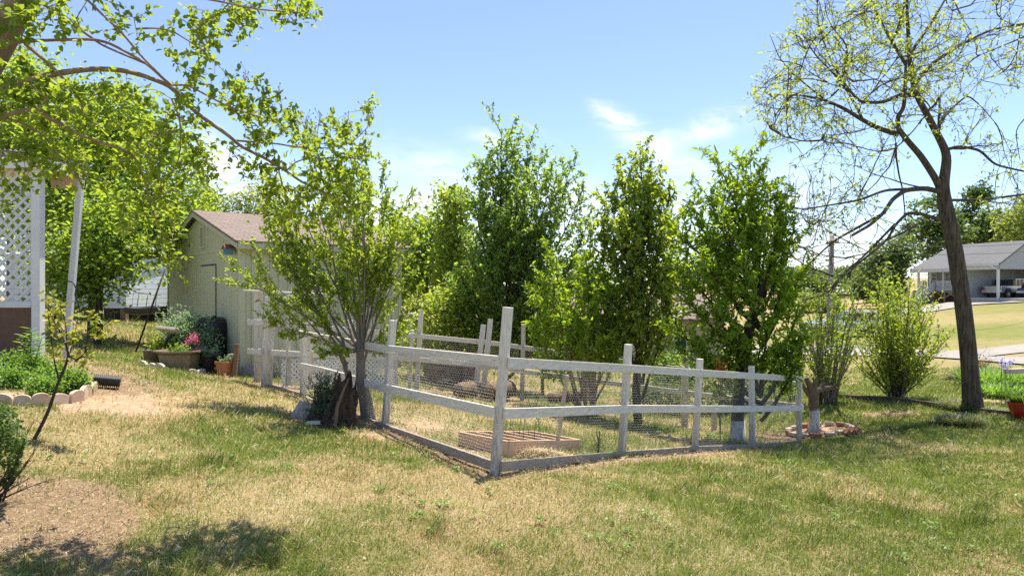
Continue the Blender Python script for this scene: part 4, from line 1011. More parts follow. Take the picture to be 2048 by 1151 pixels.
for i in range(7): st.box(fx(1853), fx(1868), -.3 * (i + 1), -.3 * i - .004, gh - .3, fz(584) - (i + 1) * (fz(584) - gh) / 8)
st.build('stairs', M['tile_grey'], fh, local=True)
mb = MB()
for px in (1852.5, 1868.5):
    a = np.array([fx(px), 0, fz(563)]); b = np.array([fx(px), -2.3, gh + .85])
    mb.beam(a, b, .06, .06); mb.beam(a - [0, 0, .85], b - [0, 0, .75], .06, .06)
    for i in range(17): q = a + (b - a) * i / 16; mb.box(q[0] - .02, q[0] + .02, q[1] - .035, q[1] + .035, q[2] - .85, q[2] - .03)
mb.build('stair_railing', M['white_clean'], fh, local=True)
mb = MB()
for px in (1888, 1912): x = fx(px); mb.beam((x, .09, gh - .2), (x, .09, fz(584.6)), .12, .12, (0, 1, 0)); mb.beam((x, .1, fz(595)), (x + .9, .1, fz(585)), .08, .08, (0, 1, 0)); mb.beam((x, .1, fz(595)), (x - .9, .1, fz(585)), .08, .08, (0, 1, 0))
mb.build('porch_brace', M['stake_pale'], fh, local=True)
def fwin(px0, px1, py0, py1, nm='window'):
    mb = MB(); a, b, c_, d_ = fx(px0), fx(px1), fz(py1), fz(py0)
    for q in ((a - .1, b + .1, d_, d_ + .1), (a - .1, b + .1, c_ - .1, c_), (a - .1, a, c_, d_), (b, b + .1, c_, d_)): mb.box(q[0], q[1], 1.53, 1.597, q[2], q[3])
    if nm == 'window': mb.box(a, b, 1.54, 1.59, (c_ + d_) / 2 - .04, (c_ + d_) / 2 + .04)
    o = mb.build(nm, M['white_clean'], fh, local=True); mb = MB(); mb.box(a, b, 1.57, 1.592, c_, d_); mb.build('pane', M['glass_dark'], o, local=True)
fwin(1872, 1877, 546, 561); fwin(1880, 1885, 546, 561); fwin(1892, 1899, 546, 580, 'door'); fwin(1845, 1852, 546, 560); fwin(1925, 1931, 546, 560)
# carport wing
C0, C1 = LA + .3, fx(2019)
ez = fz(534); fy = -1.6; by_ = 6.2; pk = 2.3
mb = MB(); mb.prism([(fy - .3, ez), (pk, ez + 2.35), (by_ + .3, ez), (by_ + .3, ez + .16), (pk, ez + 2.52), (fy - .3, ez + .16)], (C0 - .55, 0, 0), (0, 1, 0), (0, 0, 1), (C1 - C0 + .9, 0, 0)); mb.build('carport_roof', M['shingle_grey'], fh, local=True)
mb = MB(); mb.box(C0 - .5, C1 + .25, fy - .34, fy - .302, ez - .06, ez + .18); mb.box(C0, C1, fy, fy + .2, ez - .42, ez - .03); mb.build('carport_beam', M['white_clean'], fh, local=True)
mb = MB(); mb.prism([(fy, ez - .4), (by_, ez - .4), (by_, ez), (pk, ez + 2.3), (fy, ez)], (C1, 0, 0), (0, 1, 0), (0, 0, 1), (.12, 0, 0)); mb.build('carport_gable', M['siding_grey'], fh, local=True)
mb = MB(); mb.box(C0, C1, by_ - .2, by_, gh - .4, ez - .05); mb.box(C0 + .0, C0 + .15, fy + .2, by_ - .2, gh - .4, ez - .05); mb.build('carport_wall', M['siding_grey'], fh, local=True)
for yp in (fy + .02, by_ - .3): mb = MB(); mb.box(C1 - .2, C1 - .002, yp, yp + .19, gh - .3, ez - .43); mb.build('carport_post', M['white_clean'], fh, local=True)
mb = MB(); mb.beam((C1 - .5, fy - .42, ez - .05), (C1 + .02, fy - .14, ez - .5), .11, .09); mb.beam((C1 + .05, fy - .12, ez - .45), (C1 + .05, fy - .12, gh), .12, .09, (0, 1, 0)); mb.build('downspout', M['white_clean'], fh, local=True)

def vehicle(name, label, cat, pos, rot, prof, cab, paint, L, Wd, wheels, wr=.38, lights=True):
    """side profile extruded across the width with dark glasshouse, wheels, lamps"""
    v = thing(name, label, cat, pos, rotz=rot)
    mb = MB(); mb.prism(prof, (0, -Wd / 2, 0), (1, 0, 0), (0, 0, 1), (0, Wd, 0)); mb.build('body', paint, v, bevel=.06, local=True)
    mb = MB(); mb.prism(cab, (0, -Wd / 2 + .12, 0), (1, 0, 0), (0, 0, 1), (0, Wd - .24, 0)); cb_ = mb.build('cabin', M['glass_dark'], v, bevel=.05, local=True)
    zt = max(q[1] for q in cab); xs_ = [q[0] for q in cab if q[1] > zt - .05]
    mb = MB(); mb.box(min(xs_), max(xs_), -Wd / 2 + .1, Wd / 2 - .1, zt - .02, zt + .05)
    zm = min(q[1] for q in cab)
    for xq in (min(xs_), (min(xs_) + max(xs_)) / 2, max(xs_) - .06):
        for s_ in (-1, 1): mb.box(xq, xq + .07, s_ * (Wd / 2 - .115) - .012, s_ * (Wd / 2 - .115) + .012, zm, zt)
    mb.build('cabin_roof', paint, v, local=True)
    for x_ in wheels:
        for s_ in (-1, 1):
            yo = s_ * (Wd / 2 - .1)
            mb = MB(); mb.tube([(x_, yo - .12, wr), (x_, yo + .13, wr)], wr, 20); w_ = mb.build('wheel', M['plastic_black'], v, local=True)
            mb = MB()
            yf = yo + s_ * .128
            mb.tube([(x_, yf - .01, wr), (x_, yf + .012, wr)], wr * .2, 10)
            for q in range(6): a_ = q * math.pi / 3; mb.beam((x_ + .06 * math.cos(a_), yf, wr + .06 * math.sin(a_)), (x_ + wr * .62 * math.cos(a_), yf, wr + wr * .62 * math.sin(a_)), .02, .07, (-math.sin(a_), 0, math.cos(a_)))
            mb.build('rim', M['silver'], w_, local=True)
    for s_ in (-1, 1):
        mb = MB(); zz = max(q[1] for q in prof if q[0] < .3) ; mb.box(-.03, .12, s_ * (Wd / 2 - .13) - .1, s_ * (Wd / 2 - .13) + .15 * (s_ > 0) + .12 * (s_ < 0) , zz - .42, zz - .12); mb.build('tail_light', M['red_lamp'], v, local=True)
    mb = MB(); mb.box(-.16, .05, -Wd / 2 + .05, Wd / 2 - .05, .48, .66); mb.build('bumper', M['silver'], v, local=True)
    return v
def floc(x, y, z):
    o_ = P(1830, 600, fd_); c_, s_ = math.cos(R(-70)), math.sin(R(-70)); return np.array([o_[0] + c_ * x - s_ * y, o_[1] + s_ * x + c_ * y, z])
tp = floc(C0 + (C1 - C0) * .45, .2, fz(593))
mb = MB(); mb.box(C0 + .16, C1 + 6, fy + .0, by_ - .21, gh - .6, fz(593.5)); mb.build('carport_slab', M['concrete_pale'], fh, local=True)
vehicle('pickup_truck', 'silver four door pickup truck parked under the carport', 'truck', tp, R(20),
        [(0, .5), (.25, .45), (.55, .5), (.75, .85), (1.35, .9), (1.65, .5), (3.9, .45), (4.1, .85), (4.7, .85), (4.95, .5), (5.6, .5), (5.65, .95), (5.2, 1.15), (4.2, 1.2), (1.95, 1.2), (0, 1.18)],
        [(1.95, 1.18), (2.02, 1.78), (2.35, 1.85), (3.5, 1.83), (4.25, 1.2)], M['silver'], 5.65, 1.95, (1.08, 4.4), .41)
bp = floc(C1 + 1.2, .6, fz(593))
vehicle('car', 'dark blue car parked beside the carport post', 'car', bp, R(20),
        [(0, .45), (.5, .4), (.7, .65), (1.2, .65), (1.4, .4), (3.1, .4), (3.3, .65), (3.8, .65), (4.0, .4), (4.4, .5), (4.4, .8), (3.5, .95), (.1, .98), (0, .8)], [(.3, .96), (.75, 1.4), (2.2, 1.44), (3.2, .96)], M['blue_car'], 4.4, 1.75, (.95, 3.55), .32)
vp = G(1768, 672); 
vehicle('car', 'silver car parked across the drive behind the rounded shrub', 'car', vp, R(178),
        [(0, .45), (.5, .4), (.7, .65), (1.2, .65), (1.4, .4), (3.1, .4), (3.3, .65), (3.8, .65), (4.0, .4), (4.4, .5), (4.4, .8), (3.5, .95), (.1, .98), (0, .8)], [(.3, .96), (.75, 1.4), (2.2, 1.44), (3.2, .96)], M['silver'], 4.4, 1.75, (.95, 3.55), .32)
# barn with a white metal roof, utility pole and wires
bn = thing('barn', 'low far barn with a bright white metal roof beyond the shrubs', 'barn', P(1695, 600, 125))
b_ = lambda px, py: P(px, py, 125)
mb = MB(); q0, q1 = b_(1678, 612), b_(1716, 587); mb.box(q0[0], q1[0], 125, 131, q0[2], q1[2]); mb.build('wall', pmat('barn_wall', (.34, .28, .26), (.25, .2, .19), 3), bn)
mb = MB(); mb.prism([(124.5, b_(0, 588)[2]), (128, b_(0, 574)[2]), (131.5, b_(0, 588)[2]), (131.5, b_(0, 587)[2]), (128, b_(0, 573)[2]), (124.5, b_(0, 586.5)[2])], (b_(1674, 0)[0], 0, 0), (0, 1, 0), (0, 0, 1), (b_(1720, 0)[0] - b_(1674, 0)[0], 0, 0)); mb.build('roof', M['white_clean'], bn)
up = thing('utility_pole', 'weathered utility pole carrying wires behind the bare stemmed shrub', 'utility pole', G(1659, 690))
d_ = G(1659, 690)[1]
mb = MB(); mb.tube([P(1659, 692, d_), P(1661, 590, d_), P(1664, 470, d_)], [.17, .15, .12], 10); mb.build('shaft', pmat('pole_wood', (.30, .26, .22), (.2, .17, .14), 6, (3, 3, .4)), up, True)
mb = MB(); mb.beam(P(1652, 486, d_ - .1), P(1676, 484, d_ - .25), .1, .12); mb.build('crossarm', M['stake'], up)
mb = MB()
for y0, y1 in ((484, 548), (500, 560)):
    a, b = P(1664, y0, d_), P(1300, y1, 120); mb.tube([a + (b - a) * t - np.array([0, 0, 2.2 * 4 * t * (1 - t) * .4]) for t in np.linspace(0, 1, 14)], .02, 4)
    a, b = P(1664, y0, d_), P(2150, y0 - 10, 60); mb.tube([a + (b - a) * t - np.array([0, 0, 1.2 * 4 * t * (1 - t) * .4]) for t in np.linspace(0, 1, 14)], .016, 4)
mb.build('wire', M['plastic_black'], up)
# ================================================================== overhanging crepe myrtle (top left)
def pxpath(pl, d0, d1, sub=4, seed=0):
    g = np.random.default_rng(seed); n = len(pl); d = np.linspace(d0, d1, n)
    q = np.array([P(a[0], a[1], b) for a, b in zip(pl, d)])
    t = np.linspace(0, n - 1, (n - 1) * sub + 1); out = np.c_[[np.interp(t, np.arange(n), q[:, k]) for k in range(3)]].T
    ker = np.array([.25, .5, .25])
    for _ in range(2): out[1:-1] = out[:-2] * .25 + out[1:-1] * .5 + out[2:] * .25
    return out
cm = Plant(21); cg = cm.g
cbase = on(np.array([-4.3, 4.5]))
croot = thing('crepe_myrtle', 'crepe myrtle overhanging the yard from the upper left with bright backlit round leaves', 'tree', cbase)
trunk1 = np.concatenate([[cbase - [0, 0, .1], cbase + [.05, 0, 1.0], cbase + [.2, .05, 2.2]], pxpath([(-25, 130), (20, 62), (62, -30), (110, -150)], 4.6, 4.9, 3)])
trunk2 = np.concatenate([[cbase - [.1, 0, .1], cbase + [-.05, .1, 1.2]], pxpath([(-90, 150), (0, 38), (45, -10), (120, -100)], 4.4, 4.5, 3)])
cm.stem(trunk1, .10, .055, 12); cm.stem(trunk2, .085, .045, 12)
LIMBS = [  # pixel polyline, depth range, radii
    ([(-30, 260), (0, 172), (66, 159), (117, 146), (180, 138), (234, 139), (277, 148), (340, 171), (392, 226), (456, 270), (480, 292), (535, 319), (572, 342), (605, 365), (650, 385), (690, 415)], 4.6, 6.5, .026, .008),
    ([(-20, 100), (8, 90), (48, 82), (182, 78), (219, 86), (292, 126), (340, 171)], 4.6, 5.3, .015, .008),
    ([(-20, 240), (66, 215), (110, 243), (164, 272), (255, 303), (270, 314), (292, 368), (299, 408), (330, 480)], 4.6, 5.8, .016, .005),
    ([(50, 88), (106, 135), (139, 172), (164, 204), (164, 234), (157, 260)], 4.7, 5.2, .013, .006),
    ([(175, 0), (197, 22), (248, 70), (280, 110), (320, 150), (345, 172)], 4.7, 5.3, .009, .007),
    ([(60, -30), (73, 0), (128, 36), (171, 67), (204, 91), (292, 128)], 4.7, 5.2, .012, .007),
    ([(342, 170), (376, 170), (438, 204), (474, 219), (520, 235), (560, 240)], 5.3, 5.9, .009, .004),
    ([(470, 281), (512, 284), (552, 287), (592, 294), (651, 297), (704, 286), (735, 255)], 5.9, 6.4, .009, .004),
    ([(572, 342), (590, 325), (605, 319), (661, 315), (720, 318)], 6.2, 6.5, .007, .004),
    ([(343, 198), (360, 237), (361, 290), (358, 318), (345, 345)], 5.4, 5.6, .007, .004),
    ([(-20, 245), (15, 234), (84, 266), (120, 310), (160, 360)], 4.6, 5.2, .009, .004),
    ([(272, 58), (310, 56), (345, 62), (390, 90), (430, 120)], 5.0, 5.3, .008, .004),
    ([(100, -60), (250, -20), (400, -5), (520, 20), (600, 25)], 4.8, 5.6, .013, .005),
    ([(556, 335), (565, 370), (575, 400), (590, 430)], 6.2, 6.4, .006, .003),
    ([(-10, 300), (40, 305), (90, 312), (150, 330)], 4.7, 5.2, .008, .004)]
nodes_ = []
for pl, d0, d1, r0, r1 in LIMBS:
    q = pxpath(pl, 4.4 + (d0 - 4.6) * .72, 4.4 + (d1 - 4.6) * .72, 5, len(pl)); cm.stem(q, r0 * .9, r1 * .9, 8)
    b0 = len(nodes_)
    for i, p in enumerate(q): nodes_.append((p, b0 + i - 1 if i else -1))
BL = [(60, 40, 80, 60, 4.6, 60), (150, 60, 130, 70, 4.9, 40), (330, 45, 110, 45, 5.2, 45), (440, 50, 80, 40, 5.5, 36), (590, 25, 50, 22, 5.7, 40), (500, 20, 60, 25, 5.6, 24), (400, 120, 60, 45, 5.4, 36), (420, 150, 35, 25, 5.4, 12),
      (130, 190, 130, 35, 4.9, 80), (60, 190, 80, 45, 4.8, 50), (250, 190, 60, 30, 5.1, 24), (200, 285, 150, 60, 5.3, 110), (90, 250, 110, 45, 5.0, 60), (280, 350, 70, 70, 5.6, 70), (305, 420, 65, 75, 5.8, 62), (390, 320, 40, 40, 5.7, 30), (350, 260, 50, 30, 5.5, 30), (400, 200, 60, 35, 5.6, 30),
      (500, 200, 60, 40, 5.9, 55), (540, 245, 70, 40, 6.0, 55), (630, 270, 65, 40, 6.3, 60), (680, 300, 65, 55, 6.5, 80), (610, 365, 90, 50, 6.3, 80), (560, 410, 50, 35, 6.3, 45), (680, 380, 60, 45, 6.5, 55), (735, 240, 16, 40, 6.4, 14), (500, 310, 50, 40, 6.0, 30), (640, 430, 60, 25, 6.4, 24),
      (15, 370, 45, 45, 4.9, 16), (70, 315, 80, 24, 5.0, 40), (130, 345, 50, 22, 5.1, 24), (345, 520, 26, 36, 5.8, 14), (230, 400, 60, 60, 5.5, 24), (150, 340, 60, 40, 5.3, 24), (700, 150, 1, 1, 6, 0),
      # the part of the crown above the frame, which throws the shade at the lower left
      (250, -150, 260, 80, 5.3, 70), (0, -160, 200, 100, 5.0, 60), (560, -70, 120, 30, 5.5, 16)]
att = []
for px, py, rx, ry, d, n in BL:
    for _ in range(int(n * ((.5 if px < 420 else .66) if py > -40 else 1.6))):
        a = cg.random() * 6.283; r = cg.random() ** .5
        att.append(P(px + rx * r * math.cos(a), py + ry * r * math.sin(a), 4.4 + (d - 4.6) * .72 + cg.normal(0, .2)))
cm.connect(nodes_, np.array(att), .12, .12, .0016, .40, .0, 4, .010)
for a, b in cm.tipseg:
    seg = b - a; L_ = np.linalg.norm(seg) + .06
    e = b + nrm(seg) * .10 + cg.normal(0, .02, 3)
    for i in range(cg.integers(9, 15)):
        t = cg.random() ** .7; p = a + (e - a) * t
        d_ = nrm(seg) * .5 + cg.normal(0, .75, 3); d_[2] += .1
        cm.leaf(p, d_, .036 + .024 * cg.random())
# dry seed heads above the crown tips
sh_ = []
for px, py, d in ((565, 180, 5.4), (635, 230, 5.65), (740, 215, 5.7), (700, 232, 5.7), (605, 232, 5.6), (486, 140, 5.3)):
    b = P(px, py + 40, d); t = P(px + rnd.uniform(-8, 8), py, d); cm.stem([b, (b + t) / 2 + cg.normal(0, .01, 3), t], .003, .0015, 4)
    for i in range(9):
        q = b + (t - b) * (.4 + .6 * i / 9); e = q + cg.normal(0, .035, 3) + [0, 0, .03]; cm.stem([q, e], .0015, .0015, 4); cm.stem([e - [0, 0, .004], e, e + [0, 0, .008]], .006, .004, 5)
cm.build(croot, M['bark_tan'], M['leaf_crepe'], .62, .12, .9)

# ================================================================== small multi stemmed shrub tree at the fence
hb = G(737, 838); hb[2] -= .05
hr = thing('rose_of_sharon', 'vase shaped small tree with many upright stems and little fresh leaves beside the rotten stump', 'tree', hb)
hp = Plant(31); g = hp.g
dH = hb[1]
hp.stem([hb + [.02, 0, -.1], P(731, 800, dH), P(722, 760, dH), P(721, 715, dH), P(719, 670, dH), P(716, 610, dH)], .125, .035, 12, .8)
hp.stem([P(705, 830, dH), P(698, 780, dH), P(696, 750, dH), P(688, 725, dH), P(672, 690, dH)], .065, .028, 9)
qp = dict(seg=[8, 6, 4], up=[.3, .35, .3], jit=[.07, .07, .13], sides=[7, 5, 3], leaf=[6, 40, 100], t0=[.22, .22, .08], nch=[7, 8], ang=[25, 36], ratio=[.42, .38], shrink=.35, rr=.33, tip=.2, rmin=.0025, size=.046, spread=.85)
for i in range(15):
    u = (i + .5) / 15; tx = 526 + 275 * u + g.normal(0, 8); side = (u - .5) * 2
    ty = 345 + 150 * (max(0, -side) ** 1.6) + 110 * max(0, side - .45) + abs(g.normal(0, 45)) + (60 if i % 3 == 0 else 0)
    org = P(720 + side * 6 + g.normal(0, 2), 735 - 95 * g.random() ** 1.3, dH) if side > -.45 else P(695 + g.normal(0, 2), 745 - 40 * g.random(), dH)
    e = P(tx, ty, dH + g.normal(0, .55)); L_ = np.linalg.norm(e - org)
    d0 = nrm(e - org) + np.array([side * .10, g.normal(0, .15), -.12 * abs(side)])
    hp.grow(org, d0, L_ * .98, .017 + .011 * g.random(), 0, qp, e)
for ex, ey in ((805, 640), (820, 600), (822, 530), (815, 480), (530, 480), (560, 660), (520, 560), (790, 690), (640, 690)):     # low side boughs
    org = P(722, 700, dH); e = P(ex, ey, dH + g.normal(0, .3)); hp.grow(org, e - org + np.array([0, 0, -.2]), np.linalg.norm(e - org), .018, 0, qp)
hp.build(hr, M['bark_grey'], M['leaf_hibiscus'], .55, .2, .5)

# ================================================================== big half leafed tree at right
ab = on(xy(1950, 16.2)); dA = 16.2
ar = thing('ash_tree', 'large leaning tree on the right with dark furrowed trunk and sparse new yellow green leaves', 'tree', ab)
at_ = Plant(41); g = at_.g
tl = pxpath([(1950, 842), (1944, 800), (1937, 700), (1925, 600), (1912, 510), (1900, 450), (1888, 400), (1886, 370), (1893, 330), (1893, 305), (1878, 275), (1852, 225), (1832, 190), (1822, 150), (1818, 100), (1815, 40), (1812, -40)], 16.2, 16.2, 3)
n_ = len(tl); rr = np.interp(np.linspace(0, 1, n_), [0, .025, .09, .36, .45, .6, 1], [.40, .25, .185, .165, .12, .085, .03]); at_.ch.append((tl, rr, 16))
AL = [([(1884, 385), (1870, 355), (1842, 312), (1812, 278), (1795, 255), (1796, 232), (1808, 215), (1811, 160), (1812, 120)], 16.2, 15.6, .085, .03),
      ([(1794, 268), (1760, 258), (1725, 240), (1690, 218), (1650, 200), (1600, 190), (1540, 190)], 16.2, 15.2, .065, .015),
      ([(1886, 385), (1850, 376), (1810, 380), (1785, 398), (1768, 425), (1740, 450), (1705, 470)], 16.2, 14.8, .065, .028),
      ([(1880, 440), (1845, 428), (1815, 425), (1790, 450), (1775, 480), (1700, 540), (1650, 590), (1605, 600)], 16.1, 14.6, .045, .010),
      ([(1770, 425), (1720, 452), (1670, 480), (1630, 515), (1590, 560)], 15.3, 14.4, .035, .008),
      ([(1790, 448), (1730, 510), (1690, 545), (1665, 570), (1640, 620)], 15.2, 14.5, .028, .006),
      ([(1812, 378), (1770, 380), (1720, 400), (1660, 410), (1600, 420), (1560, 400)], 15.8, 14.8, .035, .008),
      ([(1850, 225), (1870, 210), (1880, 190), (1878, 240), (1876, 280)], 16.2, 16.4, .03, .02),
      ([(1875, 270), (1882, 240), (1905, 215), (1935, 190), (1960, 210), (1990, 245)], 16.2, 17, .035, .008),
      ([(1890, 300), (1920, 292), (1960, 300), (1990, 330), (2060, 345), (2100, 350)], 16.2, 15.6, .04, .015),
      ([(1888, 400), (1930, 400), (1980, 398), (2050, 388), (2120, 380)], 16.2, 15.4, .035, .015),
      ([(1835, 190), (1800, 190), (1765, 205), (1720, 205), (1690, 170), (1660, 120), (1640, 60)], 16.2, 15.3, .055, .012),
      ([(1822, 180), (1860, 130), (1920, 90), (1980, 60), (2060, 45)], 16.2, 17, .05, .02),
      ([(1812, 130), (1770, 60), (1740, 0), (1720, -60)], 16, 15.6, .04, .012),
      ([(1818, 110), (1860, 50), (1890, 0), (1920, -60)], 16, 16.8, .04, .012),
      ([(1725, 238), (1700, 190), (1670, 150), (1630, 110), (1600, 60)], 15.5, 15, .03, .008),
      ([(1650, 200), (1600, 160), (1560, 120), (1540, 70)], 15.3, 15, .02, .006),
      ([(2150, 20), (2080, 60), (2010, 90), (1960, 110)], 16.5, 16, .03, .008),
      ([(2140, 230), (2060, 225), (2030, 260), (2040, 320)], 16.5, 16, .02, .006)]
nodes_ = []
for i, p in enumerate(tl[n_ // 2:]): nodes_.append((p, i - 1 if i else -1))
for pl, d0, d1, r0, r1 in AL:
    q = pxpath(pl, d0, d1, 5, 3); at_.stem(q, r0, r1, 9); b0 = len(nodes_)
    for i, p in enumerate(q): nodes_.append((p, b0 + i - 1 if i else -1))
BL = [(1700, 60, 110, 70, 15.4, 120), (1620, 130, 80, 75, 15.2, 90), (1555, 200, 50, 55, 15, 60), (1820, 60, 130, 70, 16.2, 120), (1760, 150, 110, 60, 15.6, 110), (1640, 250, 90, 45, 15, 55), (1700, 310, 100, 50, 15.2, 45), (1930, 110, 90, 80, 16.6, 60), (1640, 390, 90, 40, 14.9, 50), (1610, 470, 70, 60, 14.6, 44),
      (1700, 430, 80, 45, 15, 36), (1940, 260, 70, 60, 16.4, 26), (2010, 330, 40, 70, 15.8, 26), (2020, 420, 60, 30, 15.5, 18), (1760, 520, 60, 40, 15, 16), (1820, 470, 40, 30, 15.6, 12), (1650, 560, 60, 45, 14.6, 34), (2030, 40, 60, 60, 16.8, 30), (2040, 150, 40, 60, 16.4, 24), (1550, 270, 40, 30, 14.8, 16), (1800, 230, 100, 60, 15, 40), (1880, 160, 60, 50, 16.8, 36),
      (1750, -80, 200, 60, 15.6, 90), (1950, -60, 160, 60, 16.4, 50), (1880, -230, 320, 110, 15, 150)]
att = []
for px, py, rx, ry, d, n in BL:
    for _ in range(n):
        a = g.random() * 6.283; r = g.random() ** .5; att.append(P(px + rx * r * math.cos(a), py + ry * r * math.sin(a), d + g.normal(0, 1.5)))
att = np.array(att); g.shuffle(att)
pos = np.array([q for q, _ in nodes_]); tan = np.zeros_like(pos)
for i, (q, a) in enumerate(nodes_):
    if a >= 0: tan[i] = nrm(q - nodes_[a][0])
for i in range(len(tan)):
    if not tan[i].any(): tan[i] = tan[min(i + 1, len(tan) - 1)]
c1, pos, tan = at_.sprays(pos, tan, att[:130], .021, .008, 5, .4, .016)
c2, pos, tan = at_.sprays(pos, tan, att[130:], .0105, .005, 4, .34, .014)
for q in c1 + c2:
    L_ = np.linalg.norm(q[-1] - q[0]); hi = .8 if q[-1][2] > 5.4 else .4
    ends = [q[-1]]
    for k_ in range(g.integers(1, 4)):       # short side twigs, each with its tuft
        b_ = q[g.integers(3, 8)]; e = b_ + nrm(q[-1] - q[-3] + g.normal(0, .25, 3) * L_) * (.15 + .3 * g.random()) + [0, 0, .05]; at_.stem([b_, (b_ + e) / 2 + g.normal(0, .02, 3), e], .005, .0035, 3); ends.append(e)
    for e in ends:
        if g.random() > hi * .95: continue
        for i in range(int(g.integers(4, 8))):
            d_ = g.normal(0, 1, 3); d_[2] -= .15; at_.leaf(e + g.normal(0, .03, 3), d_, .05 + .055 * g.random())
at_.build(ar, M['bark'], M['leaf_ash'], .42, .2, .6)

# ================================================================== upright pear, second pear, peach tree
def leader_tree(name, label, base, d, leaders, seed, bark, lm, q, trunk, lr=(.03, .05), wr=.55, fold=.2, group=None, extra=None):
    r_ = thing(name, label, 'tree', base, group); p = Plant(seed)
    p.stem(trunk[0], trunk[1], trunk[2], 10)
    top = np.asarray(trunk[0][-1])
    for px, py, dz, oy in leaders:
        org = top + np.array([0, 0, -oy * (top[2] - base[2])]); e = P(px, py, d + dz); L_ = np.linalg.norm(e - org); v = nrm(e - org)
        v = v + np.array([(v[0]) * .55, v[1] * .4, -.05]); p.grow(org, v, L_ * 1.0, lr[0] + lr[1] * p.g.random() * .5, 0, q, e)
    if extra: extra(p)
    p.build(r_, bark, lm, wr, fold, .5); return r_
dP = 18.3; b = on(xy(1008, dP)); b[2] -= .1
qpear = dict(seg=[9, 5, 3], up=[.25, .5, .3], jit=[.045, .10, .14], sides=[7, 4, 3], leaf=[10, 34, 42], t0=[.22, .12, .1], nch=[20, 5], ang=[36, 42], ratio=[.25, .45], shrink=.5, rr=.32, tip=.12, rmin=.003, size=.085, spread=.8, droop=.15)
tk = [b, on(b, .5) + [0, 0, .05], P(1010, 715, dP), P(1012, 660, dP)]
leader_tree('pear_tree', 'tallest dense pear tree in the middle with several upright leaders', b, dP,
            [(1003, 262, 0, 0), (1012, 315, .4, 0), (985, 335, -.3, 0), (1055, 297, .2, 0), (1080, 318, .5, .05), (960, 330, .2, 0), (1140, 335, 0, .1), (1165, 380, .3, .2), (1120, 400, -.5, .2), (950, 400, -.4, .1), (935, 470, .3, .2), (1040, 380, -.8, 0), (1000, 420, -.9, .1), (1175, 450, -.2, .3), (920, 540, -.2, .5), (1150, 520, .4, .4), (905, 600, 0, .7), (980, 520, -.9, .4), (1090, 500, -.8, .4), (1030, 330, .9, 0), (1105, 340, -.2, .1), (945, 520, -.7, .3), (1060, 450, -.6, .1), (900, 560, .4, .5), (1130, 590, 0, .6), (970, 590, -.8, .6), (1050, 590, -.8, .6), (1100, 640, -.5, .8)],
            51, M['bark_dark'], M['leaf_pear'], qpear, (tk, .13, .10))
dQ = 15.0; b = on(xy(1277, dQ)); b[2] -= .1
q2 = dict(qpear, leaf=[12, 34, 42], nch=[17, 5], ratio=[.36, .42], size=.085, droop=.55)
leader_tree('pear_tree', 'rounded pear tree with drooping dark glossy leaves, second from the right in the pen', b, dQ,
            [(1278, 312, 0, 0), (1245, 345, .2, 0), (1305, 345, -.2, 0), (1220, 390, 0, .1), (1340, 385, .1, .1), (1270, 360, .5, 0), (1290, 380, -.6, .1), (1205, 450, -.2, .3), (1350, 450, 0, .3), (1235, 440, -.6, .2), (1320, 470, -.5, .3), (1200, 520, .2, .5), (1350, 540, .2, .6), (1270, 470, -.7, .3), (1210, 590, 0, .7), (1340, 600, -.2, .8), (1255, 560, -.6, .6), (1300, 590, -.5, .7)],
            52, M['bark_dark'], M['leaf_pear_warm'], q2, ([b, P(1272, 780, dQ), P(1276, 720, dQ), P(1284, 670, dQ), P(1284, 560, dQ)], .10, .06))
dR = 13.7; b = on(xy(1475, dR)); b[2] -= .1
q3 = dict(qpear, leaf=[18, 44, 52], nch=[16, 5], ang=[40, 42], ratio=[.31, .42], size=.095, up=[.3, .45, .2], droop=.05, jit=[.055, .11, .14])
pt = leader_tree('peach_tree', 'bright green leafy peach tree with whitewashed trunk foot, rightmost in the pen', b, dR,
            [(1497, 306, 0, 0), (1440, 325, .2, 0), (1408, 380, -.2, .05), (1380, 410, .2, .1), (1350, 450, 0, .2), (1500, 360, -.4, 0), (1540, 365, .2, .05), (1465, 370, .4, 0), (1570, 400, 0, .1), (1590, 460, -.2, .2), (1340, 520, .1, .35), (1450, 430, -.7, .1), (1520, 450, -.6, .1), (1605, 540, 0, .4), (1360, 580, -.3, .55), (1600, 620, -.1, .65), (1410, 520, -.7, .3), (1570, 560, -.5, .4), (1345, 640, 0, .75), (1480, 520, -.8, .3), (1610, 670, -.2, .85), (1430, 620, -.6, .7), (1540, 640, -.6, .7), (1590, 690, -.3, .75), (1390, 680, -.4, .8), (1480, 660, -.7, .7), (1420, 470, .6, .2), (1550, 500, .6, .2)],
            53, M['bark_dark'], M['leaf_peach'], q3, ([b + [0, 0, .5], P(1478, 760, dR), P(1492, 690, dR), P(1508, 620, dR), P(1522, 560, dR)], .13, .085), wr=.36)
mb = MB(); mb.tube([b, b + [0, 0, .15], b + [.01, 0, .52]], [.19, .16, .135], 14); mb.build('whitewashed_foot', M['whitewash'], pt, True)

